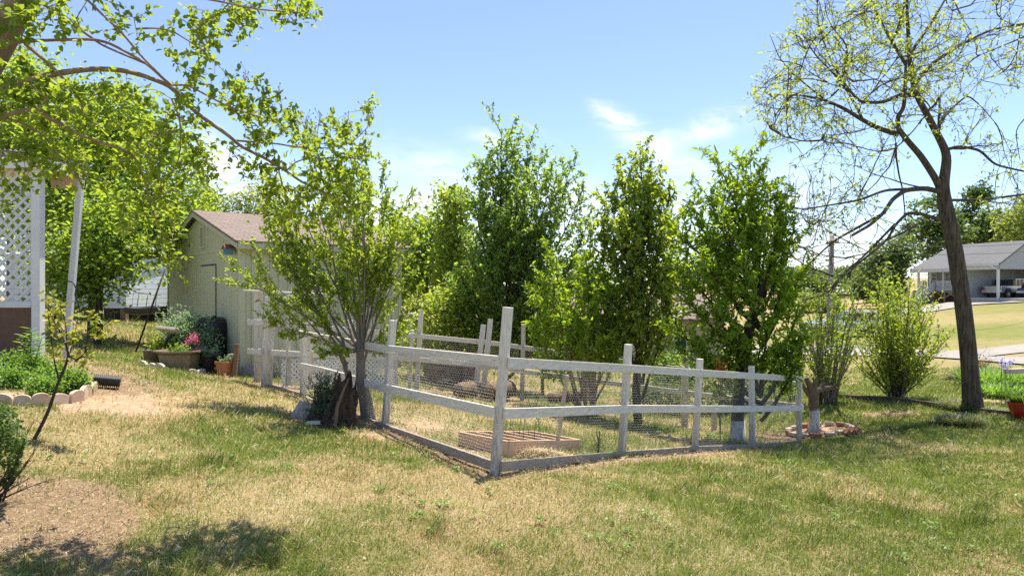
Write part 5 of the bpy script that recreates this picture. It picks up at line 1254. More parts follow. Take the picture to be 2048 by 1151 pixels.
# low multi stemmed peach clump left of the second pear
dC = 14.9; b = on(xy(1172, dC)); b[2] -= .05
cr = thing('peach_bush', 'low leafy clump with reddish bare lower stems between the two pear trees', 'bush', b); p = Plant(54); g = p.g
q4 = dict(qpear, seg=[6, 4, 3], leaf=[10, 60, 80], t0=[.33, .1, .1], nch=[9, 4], ratio=[.36, .45], size=.088, up=[.3, .4, .2], droop=.05)
for px, py in ((1090, 600), (1110, 560), (1135, 520), (1160, 505), (1180, 530), (1205, 560), (1230, 600), (1240, 650), (1075, 650), (1120, 610), (1150, 570), (1190, 600), (1215, 640)):
    o_ = b + np.array([g.normal(0, .10), g.normal(0, .1), .05]); e = P(px, py, dC + g.normal(0, .6)); p.grow(o_, e - o_ + np.array([(e - o_)[0] * .3, 0, -.1]), np.linalg.norm(e - o_), .03, 0, q4)
for px, y1 in ((1168, 690), (1184, 700)): p.stem([P(px, 800, dC), P(px + 1, 740, dC), P(px + 2, y1, dC)], .085, .075, 9)
p.build(cr, M['bark_tan'], M['leaf_peach'], .38, .2, .5)

# ================================================================== stemmy shrubs on the right lawn
def vase_shrub(name, label, b, d, tips, seed, lm, nleaf, size, r0, q, bark='twig'):
    r_ = thing(name, label, 'shrub', b); p = Plant(seed); g = p.g
    for px, py in tips:
        o_ = b + np.array([g.normal(0, .07), g.normal(0, .07), -.05]); e = P(px, py, d + g.normal(0, .55)); v = e - o_
        p.grow(o_, v + np.array([v[0] * .35, v[1] * .3, -.08 * abs(v[0])]), np.linalg.norm(v), r0 * (.6 + .6 * g.random()), 0, q)
    p.build(r_, M[bark], lm, .6, .2, .5); return r_
g0 = np.random.default_rng(8)
b = G(1795, 797); q5 = dict(seg=[7, 4], up=[.3, .4], jit=[.06, .12], sides=[5, 3], leaf=[11, 26], t0=[.15, .08], nch=[10], ang=[28], ratio=[.3], shrink=.4, rr=.4, tip=.2, rmin=.003, size=.062, spread=.9)
tips = []
for i in range(64):
    u = g0.random() * 2 - 1; top = 545 + 130 * abs(u) ** 2.2; tips.append((1788 + 92 * u + g0.normal(0, 4), 548 + 125 * abs(u) ** 1.5 + abs(g0.normal(0, 40))))
vase_shrub('rose_of_sharon', 'broad fan shaped shrub with pale new leaves on the lawn before the drive', b, b[1], tips, 61, M['leaf_hibiscus'], 0, .05, .020, q5)
b = G(1655, 806); tips = []
for i in range(34):
    u = g0.random() * 2 - 1; tips.append((1660 + 58 * u + g0.normal(0, 4), 560 + 60 * abs(u) ** 2 + abs(g0.normal(0, 45))))
q6 = dict(q5, leaf=[9, 24], nch=[8], size=.055)
vase_shrub('crepe_myrtle', 'slender bare stemmed crepe myrtle clump with only a few leaves left of the fan shrub', b, b[1], tips, 62, M['leaf_light'], 0, .05, .026, q6, 'bark_grey')
b = G(1692, 818); tips = [(1690 + g0.normal(0, 10), 700 + g0.random() * 60) for i in range(6)]
b = G(1588, 800); tips = [(1590 + g0.normal(0, 16), 690 + g0.random() * 80) for i in range(10)]
vase_shrub('shrub', 'thin wispy shrub just behind the right end post of the pen', b, b[1], tips, 63, M['leaf_light'], 0, .05, .012, dict(q6, leaf=[14, 20]))

# ================================================================== background trees
def cb(px, py, d, rx, ry, rz=None):   # crown blob from pixels: centre, radii in pixels
    return (P(px, py, d), (rx * d / K, (rz or rx * .8) * d / K, ry * d / K))
def bt(label, px, d, blobs, seed, lm, na, nl, ls, bark='bark_grey', name='tree', cat='tree', th=None, tr=.16, group='trees behind the yard', spread=.3, **kw):
    x, y = xy(px, d); z = gz1(x, y); bl = [cb(a[0], a[1], d + (a[4] if len(a) > 4 else 0), a[2], a[3]) for a in blobs]
    top = max(q[0][2] for q in bl)
    return cloud_tree(name, label, cat, (x, y, z), th or (top - z) * .75, bl, seed, M[bark], M[lm], na, nl, ls, tr, group, spread=spread, **kw)
bt('large bright backlit tree filling the upper left behind the porch', 190, 19.0, [(190, 300, 170, 110), (90, 250, 120, 110), (300, 330, 110, 90), (60, 400, 100, 80), (200, 430, 150, 70, -1), (330, 450, 90, 70, -.5), (240, 230, 80, 50), (150, 530, 90, 60, -1.5), (40, 160, 70, 50)], 71, 'leaf_light', 620, 26000, .13, 'bark_dark', tr=.2, simple=False)
bt('dark low leafy tree beside the downspout before the raised white house', 195, 16.5, [(190, 500, 75, 75), (130, 540, 50, 60), (230, 450, 60, 60), (250, 530, 35, 35), (170, 590, 40, 30)], 72, 'leaf_light', 190, 6200, .11, 'bark_dark', tr=.09, simple=False)
bt('light green tree rising at the far left edge beyond the large bright tree', 20, 30, [(20, 200, 90, 100), (-40, 300, 90, 130), (60, 330, 70, 90)], 73, 'leaf_fargold', 220, 6000, .22)
bt('dark green tree just left of the shed roof ridge', 345, 30, [(350, 470, 60, 70), (320, 540, 50, 50), (390, 420, 40, 50)], 74, 'leaf_pear_warm', 200, 5200, .2)
bt('dark narrow conifer standing behind the shed ridge', 410, 36, [(410, 430, 26, 45), (408, 390, 13, 22), (412, 480, 30, 30)], 75, 'leaf_dark', 120, 3200, .2, 'bark_dark')
bt('pale poplar with thin foliage rising highest behind the shed roof', 525, 40, [(522, 400, 38, 48), (530, 440, 45, 35)], 76, 'leaf_fargold', 160, 1700, .2, group='pale trees behind the shed')
bt('pale small tree left of the poplar behind the shed roof', 470, 40, [(470, 425, 34, 34), (450, 440, 25, 25)], 77, 'leaf_fargold', 110, 1300, .2, group='pale trees behind the shed')
bt('rounded green tree behind the right end of the shed roof', 740, 28, [(735, 520, 75, 60), (790, 500, 60, 50), (680, 480, 50, 40)], 78, 'leaf_light', 200, 3800, .2)
bt('yellow green tree behind the small vase shaped tree', 850, 24, [(850, 480, 55, 50), (830, 540, 60, 50), (890, 520, 45, 60), (800, 560, 50, 40)], 79, 'leaf_light', 240, 6200, .15, simple=False)
bt('leafy shrub filling the back pen fence left of the tallest pear', 885, 18.2, [(885, 640, 60, 45), (930, 660, 50, 40), (860, 690, 55, 30), (920, 610, 45, 35), (985, 690, 60, 35)], 80, 'leaf_pear_warm', 240, 6500, .10, 'bark_dark', 'shrub', 'shrub', tr=.05, spread=.2, group='shrubs behind the pen', simple=False)
bt('shaded shrub between the tallest pear and the low clump', 1085, 18.0, [(1085, 640, 55, 50), (1060, 690, 50, 30), (1120, 600, 40, 40)], 81, 'leaf_pear_warm', 160, 3800, .10, 'bark_dark', 'shrub', 'shrub', tr=.05, spread=.2, group='shrubs behind the pen', simple=False)
bt('bright small shrub before the tan house wall', 1345, 18.5, [(1340, 735, 32, 24), (1375, 745, 28, 22), (1325, 760, 20, 16)], 82, 'leaf_herb', 90, 2000, .10, 'twig', 'shrub', 'shrub', th=.5, tr=.02, spread=.12, group='shrubs behind the pen', simple=False)
bt('olive shrub behind the wire netting near the thick back post', 1330, 17.5, [(1330, 790, 50, 28), (1290, 800, 40, 22), (1440, 780, 50, 40), (1490, 790, 40, 30)], 83, 'leaf_dark', 160, 3600, .085, 'twig', 'shrub', 'shrub', th=.5, tr=.02, spread=.15, group='shrubs behind the pen', simple=False)
# vine wrapped dead trunk
vt = on(xy(912, 22)); vr = thing('vine_covered_tree', 'dead bare topped trunk wrapped in climbing vines left of the tallest pear', 'tree', vt, 'trees behind the yard'); p = Plant(84); g = p.g
p.stem([vt, P(912, 600, 22), P(910, 500, 22), P(906, 420, 22), P(904, 372, 22)], .22, .11, 12); p.stem([P(908, 400, 22), P(895, 398, 22), P(880, 405, 22)], .06, .03, 7); p.stem([P(905, 450, 22), P(880, 447, 22), P(868, 452, 22)], .05, .02, 7)
for i in range(5200):
    t = g.random() ** .8; py = 372 + 260 * t; a = g.random() * 6.283; r_ = (.25 + .5 * g.random() ** 2) * (1 if g.random() < .8 else 1.6); q = P(908, py, 22); p.leaf(q + [r_ * math.cos(a), r_ * math.sin(a), g.normal(0, .1)], g.normal(0, 1, 3) - [0, 0, .5], .14)
p.build(vr, M['bark_grey'], M['leaf_pear_warm'], .7, .2, .5)
# far tree line, right hill and middle
for i, (lab, px, d, blobs, lm, na, nl, ls) in enumerate([
    ('tall light crowned tree behind the left end of the grey house roof', 1865, 98, [(1865, 430, 50, 40), (1850, 480, 55, 40), (1890, 470, 45, 40)], 'leaf_far', 150, 5200, .55),
    ('dark sparse pine rising above the grey house roof', 1950, 104, [(1950, 415, 32, 40), (1945, 460, 45, 30), (1960, 385, 18, 22)], 'leaf_dark', 130, 3600, .5),
    ('mid green tree above the carport roof', 1995, 100, [(1995, 455, 45, 32), (1960, 480, 45, 22), (2030, 470, 40, 30)], 'leaf_far', 140, 4600, .55),
    ('golden green tree at the right edge above the carport', 2050, 92, [(2050, 450, 50, 45), (2090, 430, 60, 50), (2020, 475, 30, 20)], 'leaf_fargold', 150, 4600, .5),
    ('dark dense tree at the left corner of the grey house', 1800, 74, [(1778, 520, 34, 32), (1790, 560, 24, 36), (1760, 550, 40, 40), (1800, 492, 22, 22)], 'leaf_far', 200, 6500, .4),
    ('small pointed conifer standing in the gap left of the house trees', 1755, 82, [(1755, 530, 13, 16), (1754, 508, 7, 16), (1756, 555, 18, 18)], 'leaf_dark', 90, 2400, .4),
    ('bushy tree right of the white roofed barn', 1738, 90, [(1740, 560, 34, 24), (1720, 575, 26, 20), (1770, 570, 30, 25)], 'leaf_far', 120, 4000, .45),
    ('grey green thicket left of the white roofed barn', 1640, 120, [(1640, 572, 36, 22), (1600, 580, 40, 24), (1675, 575, 20, 20)], 'leaf_far', 120, 4000, .55),
    ('green tree line crown at the foot of the sky right of the peach tree', 1620, 150, [(1610, 552, 40, 14), (1655, 555, 30, 14), (1570, 556, 40, 14)], 'leaf_far', 110, 3400, .6),
    ('rounded far tree behind the utility pole at the foot of the sky', 1690, 140, [(1685, 556, 46, 20), (1725, 550, 36, 22), (1650, 560, 30, 16)], 'leaf_far', 150, 5200, .6),
    ('far pale tree just right of the peach tree below the sky', 1585, 130, [(1590, 556, 46, 20), (1550, 560, 40, 20), (1620, 562, 30, 16)], 'leaf_far', 150, 5200, .55),
    ('broad far tree seen between the peach and second pear', 1400, 90, [(1400, 545, 70, 26), (1340, 560, 50, 30), (1460, 565, 60, 30)], 'leaf_far', 150, 4500, .5),
    ('low far tree seen between the two pears', 1185, 80, [(1180, 570, 50, 34), (1140, 585, 40, 30)], 'leaf_far', 110, 3200, .5),
    ('far tree hidden mostly behind the tallest pear', 1020, 75, [(1020, 560, 80, 40), (940, 570, 60, 40)], 'leaf_far', 120, 3400, .5),
    ('far green tree low behind the shed and the vase shaped tree', 640, 60, [(640, 530, 80, 45), (560, 520, 60, 40)], 'leaf_far', 130, 3600, .45),
    ('shadowed tree mass behind the raised white house', 130, 45, [(130, 480, 110, 90), (250, 520, 90, 70), (330, 560, 70, 40)], 'leaf_pear_warm', 220, 6500, .32),
    ('round tree behind the dark board fence', 300, 34, [(300, 545, 60, 40), (260, 520, 40, 40)], 'leaf_light', 140, 4000, .22),
    ('hedge like tree at the left foot of the grey house lawn', 1640, 70, [(1625, 610, 34, 26), (1660, 615, 24, 22)], 'leaf_fargold', 100, 2600, .35)]):
    bt(lab, px, d, blobs, 90 + i, lm, na, nl, ls, 'bark_dark', tr=.22 if d > 50 else .15, group='far trees', spread=ls * .9, sides=4)
# ================================================================== rotten stump with juniper, split log, flat stone
s0 = G(668, 848); ds_ = s0[1]
sr = thing('rotten_stump', 'dark rotten tree stump leaning against the foot of the vase shaped shrub tree', 'stump', s0)
g = np.random.default_rng(4)
def gnarl(c, r0, r1, h, lean, n=18, m=9, seed=0, notch=0.):
    gg = np.random.default_rng(seed); ph = gg.random(4) * 6.28; mb = MB(); vs = []
    for i in range(m):
        t = i / (m - 1)
        for k in range(n):
            q = 2 * math.pi * k / n; rr_ = (r0 * (1 - t) ** 1.5 + r1 * (1 - (1 - t) ** 1.5)) * (1 + .18 * math.sin(3 * q + ph[0]) + .12 * math.sin(5 * q + ph[1]) + .16 * abs(math.sin(4.5 * q + ph[2] + .6 * t)) + .06 * gg.normal())
            top = h * (1 + notch * (math.sin(2 * q + ph[2]) + .6 * math.sin(5 * q + ph[3]) + .5 * gg.normal())) if i >= m - 2 else h
            vs.append((c[0] + rr_ * math.cos(q) + lean[0] * t, c[1] + rr_ * math.sin(q) + lean[1] * t, c[2] - .05 + top * t))
    fs = [(i * n + k, i * n + (k + 1) % n, (i + 1) * n + (k + 1) % n, (i + 1) * n + k) for i in range(m - 1) for k in range(n)]
    fs.append(tuple((m - 1) * n + k for k in range(n))); mb.add(vs, fs); return mb
gnarl(s0, .23, .12, .58, (.16, .05), 44, 18, seed=2, notch=.22).build('stump', M['stump_dark'], sr)
gnarl(s0 + [-.22, .02, 0], .18, .08, .26, (-.02, 0), 36, 14, seed=5, notch=.3).build('root_flare', M['stump_dark'], sr)
mb = MB(); q = [s0 + [.06, -.20, .02], s0 + [.09, -.16, .28], s0 + [.16, -.10, .5], s0 + [.22, -.05, .66]]; mb.tube(q, [.035, .025, .02, .008], 7)
mb.build('splinter', M['log'], sr)
jr = thing('juniper', 'small blue grey juniper growing out of the rotten stump', 'shrub', s0 + [-.12, .05, .2]); p = Plant(6); g = p.g
for i in range(95):
    o_ = s0 + np.array([-.12 + g.normal(0, .08), .03 + g.normal(0, .08), .18]); e = P(652 + g.normal(0, 18), 742 + 95 * g.random() ** 1.2, ds_ + g.normal(0, .12)); c = p.curve(o_, e - o_, np.linalg.norm(e - o_), 4, .4, .15)
    p.stem(c, .006, .002, 4); p.leaves_along(c, 60, .045, .7, .15, 0, .3)
p.build(jr, M['twig'], M['leaf_juniper'], .22, .1, .3, True, 'stems', 'foliage')
c0 = G(598, 832); mb = MB()
ax = nrm([.45, .1, .8]); 
for i, (w_, o_) in enumerate(((.09, 0), (.07, .1))):
    mb.prism([(-.09, -.04), (-.02, -.075), (.06, -.07), (.10, .0), (.05, .06), (-.06, .05)], c0 + [o_ - .05, 0, -.03], (.8, 0, -.45), (0, 1, 0), ax * (.27 - .06 * i))
tag(mb.build('split_log', M['log_pale'], None, bevel=.012), 'pale weathered split log piece tilted against the stump', 'log')
mb = MB(); mb.rock(G(628, 848) + [0, 0, .02], (.14, .09, .028), 5, 12, 7, .08); tag(mb.build('flat_stone', M['concrete_pale'], None), 'flat pale stone in the shade before the stump', 'stone')

# ================================================================== raised bed
q0 = np.array([G(1016, 911), G(918, 887), G(1159, 903)]); cA, cB, cC = q0[:, :2]
cD = cB + cC - cA; hbx = .235; zt = q0[0][2] + .205; 
bed = thing('raised_bed', 'low pale wooden raised garden bed divided by slats, just inside the corner post', 'raised bed', q0[0])
def c3(p, z): return np.array([p[0], p[1], z])
ztA, ztB, ztC = P(0, 881, q0[0][1])[2], P(0, 862, q0[1][1])[2], P(0, 878, q0[2][1])[2]; ztD = ztB + ztC - ztA
zs = {0: ztA, 1: ztB, 2: ztC, 3: ztD}; cs = {0: cA, 1: cB, 2: cC, 3: cD}
for a, b in ((0, 1), (0, 2), (1, 3), (2, 3)):
    hgt = .27
    mb = MB(); mb.beam(c3(cs[a], zs[a] - hgt / 2), c3(cs[b], zs[b] - hgt / 2), .032, hgt); mb.build('side_board', M['bed_wood'], bed, bevel=.004)
for f in (.2, .4, .6, .8):
    a = cA + (cC - cA) * f; b = cB + (cD - cB) * f; za = ztA + (ztC - ztA) * f; zb2 = ztB + (ztD - ztB) * f; u_ = (b - a) / np.linalg.norm(b - a) * .018
    mb = MB(); mb.beam(c3(a + u_, za - .045), c3(b - u_, zb2 - .045), .024, .08); mb.build('divider', M['bed_wood'], bed, bevel=.003)
n_ = 26; V = []; 
for i in range(n_):
    for j in range(n_):
        u, v_ = .02 + .96 * i / (n_ - 1), .02 + .96 * j / (n_ - 1); p_ = cA + (cC - cA) * u + (cB - cA) * v_; V.append([*p_, ztA + (ztC - ztA) * u + (ztB - ztA) * v_ - .085 + .02 * rnd.random()])
idx = np.arange(n_ * n_).reshape(n_, n_); np_mesh('soil', np.array(V), [np.stack([idx[:-1, :-1], idx[1:, :-1], idx[1:, 1:], idx[:-1, 1:]], -1).reshape(-1, 4)], M['soil'], bed, True)
sb = P(1114, 876, 9.35); mb = MB(); mb.beam(sb - [0, 0, .12], P(1134, 750, 9.35), .055, .035, (0, -1, 0)); tag(mb.build('garden_stake', M['stake_pale'], None, bevel=.004), 'pale leaning wooden stake stuck in the raised bed', 'stake')
pl_ = Plant(7); g = pl_.g; tp_ = c3((cA + cD) / 2, ztA - .06)
tw = thing('dead_stalks', 'thin dead plant stalks standing in the raised bed', 'dead plants', tp_)
for i in range(9):
    o_ = c3(cA + (cC - cA) * (.25 + .4 * g.random()) + (cB - cA) * g.random() * .9, ztA - .07); c = pl_.curve(o_, [g.normal(0, .06), 0, 1], .28 + .15 * g.random(), 4, 0, .08); pl_.stem(c, .004, .002, 4)
    for k in range(5): e = c[2 + k % 3]; pl_.stem([e, e + g.normal(0, .03, 3) + [0, 0, .03]], .0018, .001, 3)
pl_.build(tw, M['bark_dark'], M['leaf_dark'], wood_name='stalks')
# straw heap and cut sapling in front of the bed
g = np.random.default_rng(9); n_ = 2600; hc = G(1088, 916)
a = g.random(n_) * 6.283; r_ = g.random(n_) ** .6; X_ = hc[0] + .42 * r_ * np.cos(a); Y_ = hc[1] + .16 * r_ * np.sin(a) + .05; Z_ = gz(X_, Y_) + .10 * (1 - r_ ** 2) * g.random(n_)
d_ = g.normal(0, 1, (n_, 3)) * [1, .6, .25]; d_ /= np.linalg.norm(d_, axis=1)[:, None]; l_ = (.05 + .08 * g.random(n_))[:, None]; s_ = np.cross(d_, [0, 0, 1.]) * .0025; c_ = np.c_[X_, Y_, Z_]
V = np.stack([c_ - d_ * l_ - s_, c_ + d_ * l_ - s_, c_ + d_ * l_ + s_, c_ - d_ * l_ + s_], 1).reshape(-1, 3)
o = np_mesh('straw_heap', V, [np.arange(n_)[:, None] * 4 + np.array([[0, 1, 2, 3]])], M['thatch'], None, False, {'tint': np.repeat(.35 + .65 * g.random(n_), 4)}); tag(o, 'small heap of dry straw and cut stems before the raised bed', 'straw', kind='stuff')
b = G(1195, 912); sp = thing('cut_sapling', 'tiny cut back sapling with forked dark twigs behind the bottom board', 'sapling', b); p = Plant(10); dS = b[1]
p.stem([b - [0, 0, .05], P(1197, 893, dS), P(1198, 880, dS)], .014, .011, 7); p.stem([P(1198, 880, dS), P(1194, 870, dS), P(1193, 861, dS)], .010, .006, 6); p.stem([P(1198, 881, dS), P(1199, 870, dS), P(1199, 861, dS)], .009, .006, 6); p.stem([P(1198, 883, dS), P(1206, 872, dS), P(1212, 861, dS)], .005, .002, 5); p.stem([P(1196, 890, dS), P(1190, 880, dS), P(1184, 870, dS)], .005, .002, 5)
for i in range(6): p.leaf(P(1206, 888, dS) + p.g.normal(0, .02, 3), p.g.normal(0, 1, 3), .035)
p.build(sp, M['bark_dark'], M['leaf_herb'], leaf_name='leaves')

# logs and debris under the pears
def log(px0, py0, px1, py1, d0, d1, r, lab, mt='log', sd=0):
    g_ = np.random.default_rng(sd); a, b = P(px0, py0, d0), P(px1, py1, d1); m = 9; pts = [a + (b - a) * i / (m - 1) + g_.normal(0, r * .05, 3) for i in range(m)]
    mb = MB(); mb.tube(pts, [r * (1 + g_.normal(0, .07)) for _ in range(m)], 14); tag(mb.build('log', M[mt], None, True), lab, 'log', 'logs lying under the pears')
log(916, 782, 948, 777, 15.0, 15.3, .17, 'short brown log lying left of the loose leaning posts', sd=1)
log(975, 782, 1020, 778, 15.0, 15.6, .19, 'thicker log behind the tall corner post', sd=2)
log(1100, 795, 1160, 790, 15.4, 15.8, .12, 'low dark log at the foot of the leafy clump', sd=3)
for i, (px0, px1, pyt, pyb, d, lab) in enumerate(((850, 922, 726, 757, 17.6, 'wide sawn stump behind the back fence'), (926, 948, 728, 756, 17.3, 'narrow sawn stump next to the wide one behind the back fence'))):
    c = on(xy((px0 + px1) / 2, d)); r_ = (px1 - px0) / 2 * d / K; hh = P(0, pyt, d)[2] - c[2]
    sto = thing('sawn_stump', lab, 'stump', c, 'sawn stumps behind the back fence')
    gnarl(c, r_ * 1.12, r_, max(hh, .3), (0, 0), 22, 7, 11 + i, .02).build('stump', M['log'], sto)
bl = on(xy(905, 19)); mb = MB(); mb.lathe([(.0, 0), (.28, .0), (.30, .3), (.29, .62), (.25, .66), (.0, .66)], bl, 20); tag(mb.build('barrel', M['log'], None, True), 'brownish barrel in the shade of the shrubs behind the back fence', 'barrel')

# ================================================================== pots before the shed
def potted(name, lab, cat, px, pyb, d, prof, mt, soil_z, n=24, rot=0, sx=1, sy=1, group='plant pots in front of the shed', bevel=0, smooth=True):
    c = P(px, pyb, d); r_ = thing(name, lab, cat, c, group, 0)
    mb = MB(); mb.lathe(prof, c, n, sx, sy, rot); mb.build('pot', M[mt], r_, smooth and n > 10, bevel)
    rs = max(q[0] for q in prof) * .86; mb = MB(); mb.lathe([(rs, soil_z - .01), (rs * .6, soil_z + .005), (.01, soil_z + .012)], c, n, sx, sy, rot); mb.build('soil', M['soil'], r_); return r_, c
def plantlet(r_, c, n, h, w_, size, lm, seed, up=.7, name='plant', wr=.5):
    p = Plant(seed); g = p.g
    for i in range(n):
        a = g.random() * 6.283; o_ = np.asarray(c) + np.array([math.cos(a), math.sin(a), 0]) * w_ * .35 * g.random(); cu = p.curve(o_, [math.cos(a) * (1 - up), math.sin(a) * (1 - up), up], h * (.5 + .6 * g.random()), 4, -.1, .15)
        p.stem(cu, .005, .002, 4); p.leaves_along(cu, 14, size, .8, .15)
    p.build(r_, M['twig'], M[lm], wr, .2, .5, False, name + '_stems', name + '_leaves')
K14 = 14.3 / K
# large faceted planter: rim 125 px wide, foot narrower
prof = [(.30, 0), (.31, .005), (.38, .40), (.47, .42), (.47, .455), (.42, .455), (.40, .40)]
r_, c = potted('planter', 'large olive six sided planter with spilling green plants before the silvery shrub', 'planter', 359, 744, 14.0, prof, 'planter_olive', .39, 6, R(18), 1.12, .8, smooth=False, bevel=.008); plantlet(r_, c + [0, 0, .38], 26, .22, .5, .05, 'leaf_herb', 201)
r_, c = potted('planter', 'round taupe plant pot at the left end of the row by the shed', 'planter', 307, 726, 14.9, [(.17, 0), (.175, .01), (.205, .27), (.215, .27), (.215, .305), (.19, .305), (.185, .26)], 'planter_taupe', .27); plantlet(r_, c + [0, 0, .26], 12, .3, .2, .07, 'leaf_pear_warm', 202)
mb = MB(); c = P(331, 726, 14.7); mb.lathe([(.10, 0), (.105, .01), (.12, .27), (.128, .27), (.128, .29), (.112, .29), (.11, .26)], c, 20); by__ = thing('bucket', 'bright yellow bucket tucked behind the olive planter', 'bucket', c); mb.build('pail', M['plastic_yellow'], by__, True)
mb = MB(); mb.tube([c + [.12 * math.cos(t), -.13, .27 + .02 - .10 * math.sin(t)] for t in np.linspace(0, math.pi, 12)], .005, 6); mb.build('handle', M['metal_grey'], by__, True)
r_, c = potted('planter', 'black plastic pot holding leggy stems beside the terracotta pot', 'planter', 421, 741, 14.1, [(.145, 0), (.15, .01), (.185, .30), (.205, .31), (.205, .345), (.18, .345), (.17, .3)], 'plastic_black', .31); plantlet(r_, c + [0, 0, .3], 10, .3, .2, .05, 'leaf_silver', 203)
r_, c = potted('planter', 'square terracotta pot with small grey green plants by the brown stake', 'planter', 450, 752, 13.9, [(.125, 0), (.13, .01), (.185, .26), (.205, .26), (.205, .315), (.18, .315), (.17, .27)], 'terracotta', .28, 4, R(32), smooth=False, bevel=.008); plantlet(r_, c + [0, 0, .28], 12, .16, .3, .04, 'leaf_silver', 204)
mb = MB(); q = c + [.09, .1, .3]; mb.tube([q + [.12 * math.cos(t), 0, .12 * math.sin(t)] for t in np.linspace(.1, 3.0, 14)], .035, 10); tag(mb.build('hose_coil', M['planter_taupe'], None, True), 'grey curved hose end resting on the back of the terracotta pot', 'hose')
mb = MB(); c = P(437, 752, 14.1); mb.lathe([(.06, 0), (.1, .14), (.115, .15), (.115, .2), (.09, .2)], c, 16); tag(mb.build('clay_pot', M['terracotta'], None, True), 'small round clay pot leaning behind the square terracotta pot', 'planter')
# black barrel at the shed wall
c = on(np.array([-6.75, 15.35])); ba = thing('barrel', 'large black plastic barrel against the shed wall behind the silvery shrub', 'barrel', c)
mb = MB(); mb.lathe([(.30, 0), (.34, .03), (.36, .4), (.365, .44), (.36, .48), (.36, .8), (.365, .84), (.355, .88), (.31, 1.03), (.22, 1.10), (.0, 1.12)], c, 28); mb.build('drum', M['plastic_black'], ba, True); mb = MB(); mb.lathe([(.05, 1.09), (.05, 1.14), (0, 1.145)], c + [.1, -.1, 0], 12); mb.build('cap', M['plastic_black'], ba)
# silvery shrub and its neighbours
def bush(name, lab, cat, c, blobs, seed, lm, na, per, size, wr=.4, group=None, spread=.07, flat=.5, bark='twig'):
    r_ = thing(name, lab, cat, c, group); p = Plant(seed); g = p.g
    for bc, br, n in blobs:
        for q in ell(g, bc, br, n, .2):
            o_ = np.asarray(c) + np.array([g.normal(0, .06), g.normal(0, .05), 0]); v = q - o_; cu = p.curve(o_, v + [0, 0, .1], np.linalg.norm(v), 4, .2, .08); p.stem(cu, .007, .002, 4)
            for i in range(per):
                t = .45 + .6 * g.random(); k_ = min(int(t * 4), 4); b_ = cu[min(k_, 4)]; p.leaf(b_ + g.normal(0, spread, 3), nrm(v) * .7 + g.normal(0, .8, 3), size * (.6 + .7 * g.random()))
    p.build(r_, M[bark], M[lm], wr, .2, flat, False, 'stems', 'foliage'); return r_
pb = lambda px, py, d, rx, ry, n: (P(px, py, d), (rx * d / K, rx * d / K * .7, ry * d / K), n)
c = on(P(385, 735, 15.0))
bush('shrub', 'large feathery silver green shrub in front of the shed door', 'shrub', c, [pb(385, 660, 15, 48, 40, 120), pb(345, 650, 15.1, 28, 32, 60), pb(420, 690, 14.9, 24, 34, 60), pb(340, 690, 15.2, 24, 24, 36), pb(390, 705, 14.7, 36, 22, 50)], 211, 'leaf_silver', 0, 70, .075, .36, spread=.07)
c = on(P(378, 738, 14.25))
r_ = thing('azalea', 'pink flowering azalea sprig rising behind the olive planter', 'flower', c); p = Plant(212); g = p.g
fl = [(388, 672, 8, 6), (378, 682, 10, 8), (370, 692, 10, 7), (392, 681, 7, 7), (366, 698, 8, 5), (394, 702, 9, 5), (386, 709, 7, 5), (398, 699, 5, 3)]
for px, py, rx, ry in fl:
    q = P(px, py, 14.25); p.stem(p.curve(c, q - c, np.linalg.norm(q - c), 4, .1, .05), .006, .003, 4)
    for i in range(46): p.leaf(P(px + g.normal(0, rx * .5), py + g.normal(0, ry * .5), 14.25 + g.normal(0, .06)), g.normal(0, 1, 3) + [0, -.4, .3], .045)
p.build(r_, M['twig'], M['pink_flower'], .8, .15, .3, False, 'stems', 'blossom')
c = on(P(322, 715, 15.0)); bush('shrub', 'dark leafy plant at the left end of the pot row', 'shrub', c, [pb(318, 690, 15, 14, 22, 30), pb(335, 705, 14.9, 12, 14, 20), pb(350, 705, 14.8, 16, 12, 20)], 213, 'leaf_pear_warm', 0, 26, .06, .6)
# tilted white slab on a dark stand
st_ = P(333, 700, 14.6); bbt = thing('bird_bath', 'tilted pale slab on a dark curved stand among the pots', 'bird bath', on(st_))
mb = MB(); mb.frame_box(P(337, 659, 14.55), np.array([.21, 0, -.02]), np.array([0, .13, -.05]), np.array([.006, .012, .028])); mb.build('slab', M['concrete_pale'], bbt, bevel=.01)
mb = MB(); mb.tube([P(348, 668, 14.6), P(335, 676, 14.6), P(329, 690, 14.6), P(331, 706, 14.6), P(336, 722, 14.6)], [.03, .035, .03, .03, .04], 8); mb.build('stand', M['plastic_black'], bbt, True)
mb = MB(); mb.beam(P(469, 752, 13.9), P(474, 687, 13.95), .085, .075, (0, -1, 0)); tag(mb.build('wooden_stake', M['stake'], None, bevel=.004), 'short brown wooden stake standing beside the shed corner', 'stake')
mb = MB(); mb.frame_box(P(496, 742, 14.5), np.array([.10, .03, 0]), np.array([-.02, .08, 0]), np.array([0, 0, .10])); mb.frame_box(P(487, 740, 14.45), np.array([.02, 0, 0]), np.array([0, .05, 0]), np.array([0, 0, .09])); tag(mb.build('cinder_block', M['tile_grey'], None, bevel=.01), 'grey block at the foot of the shed corner', 'block')

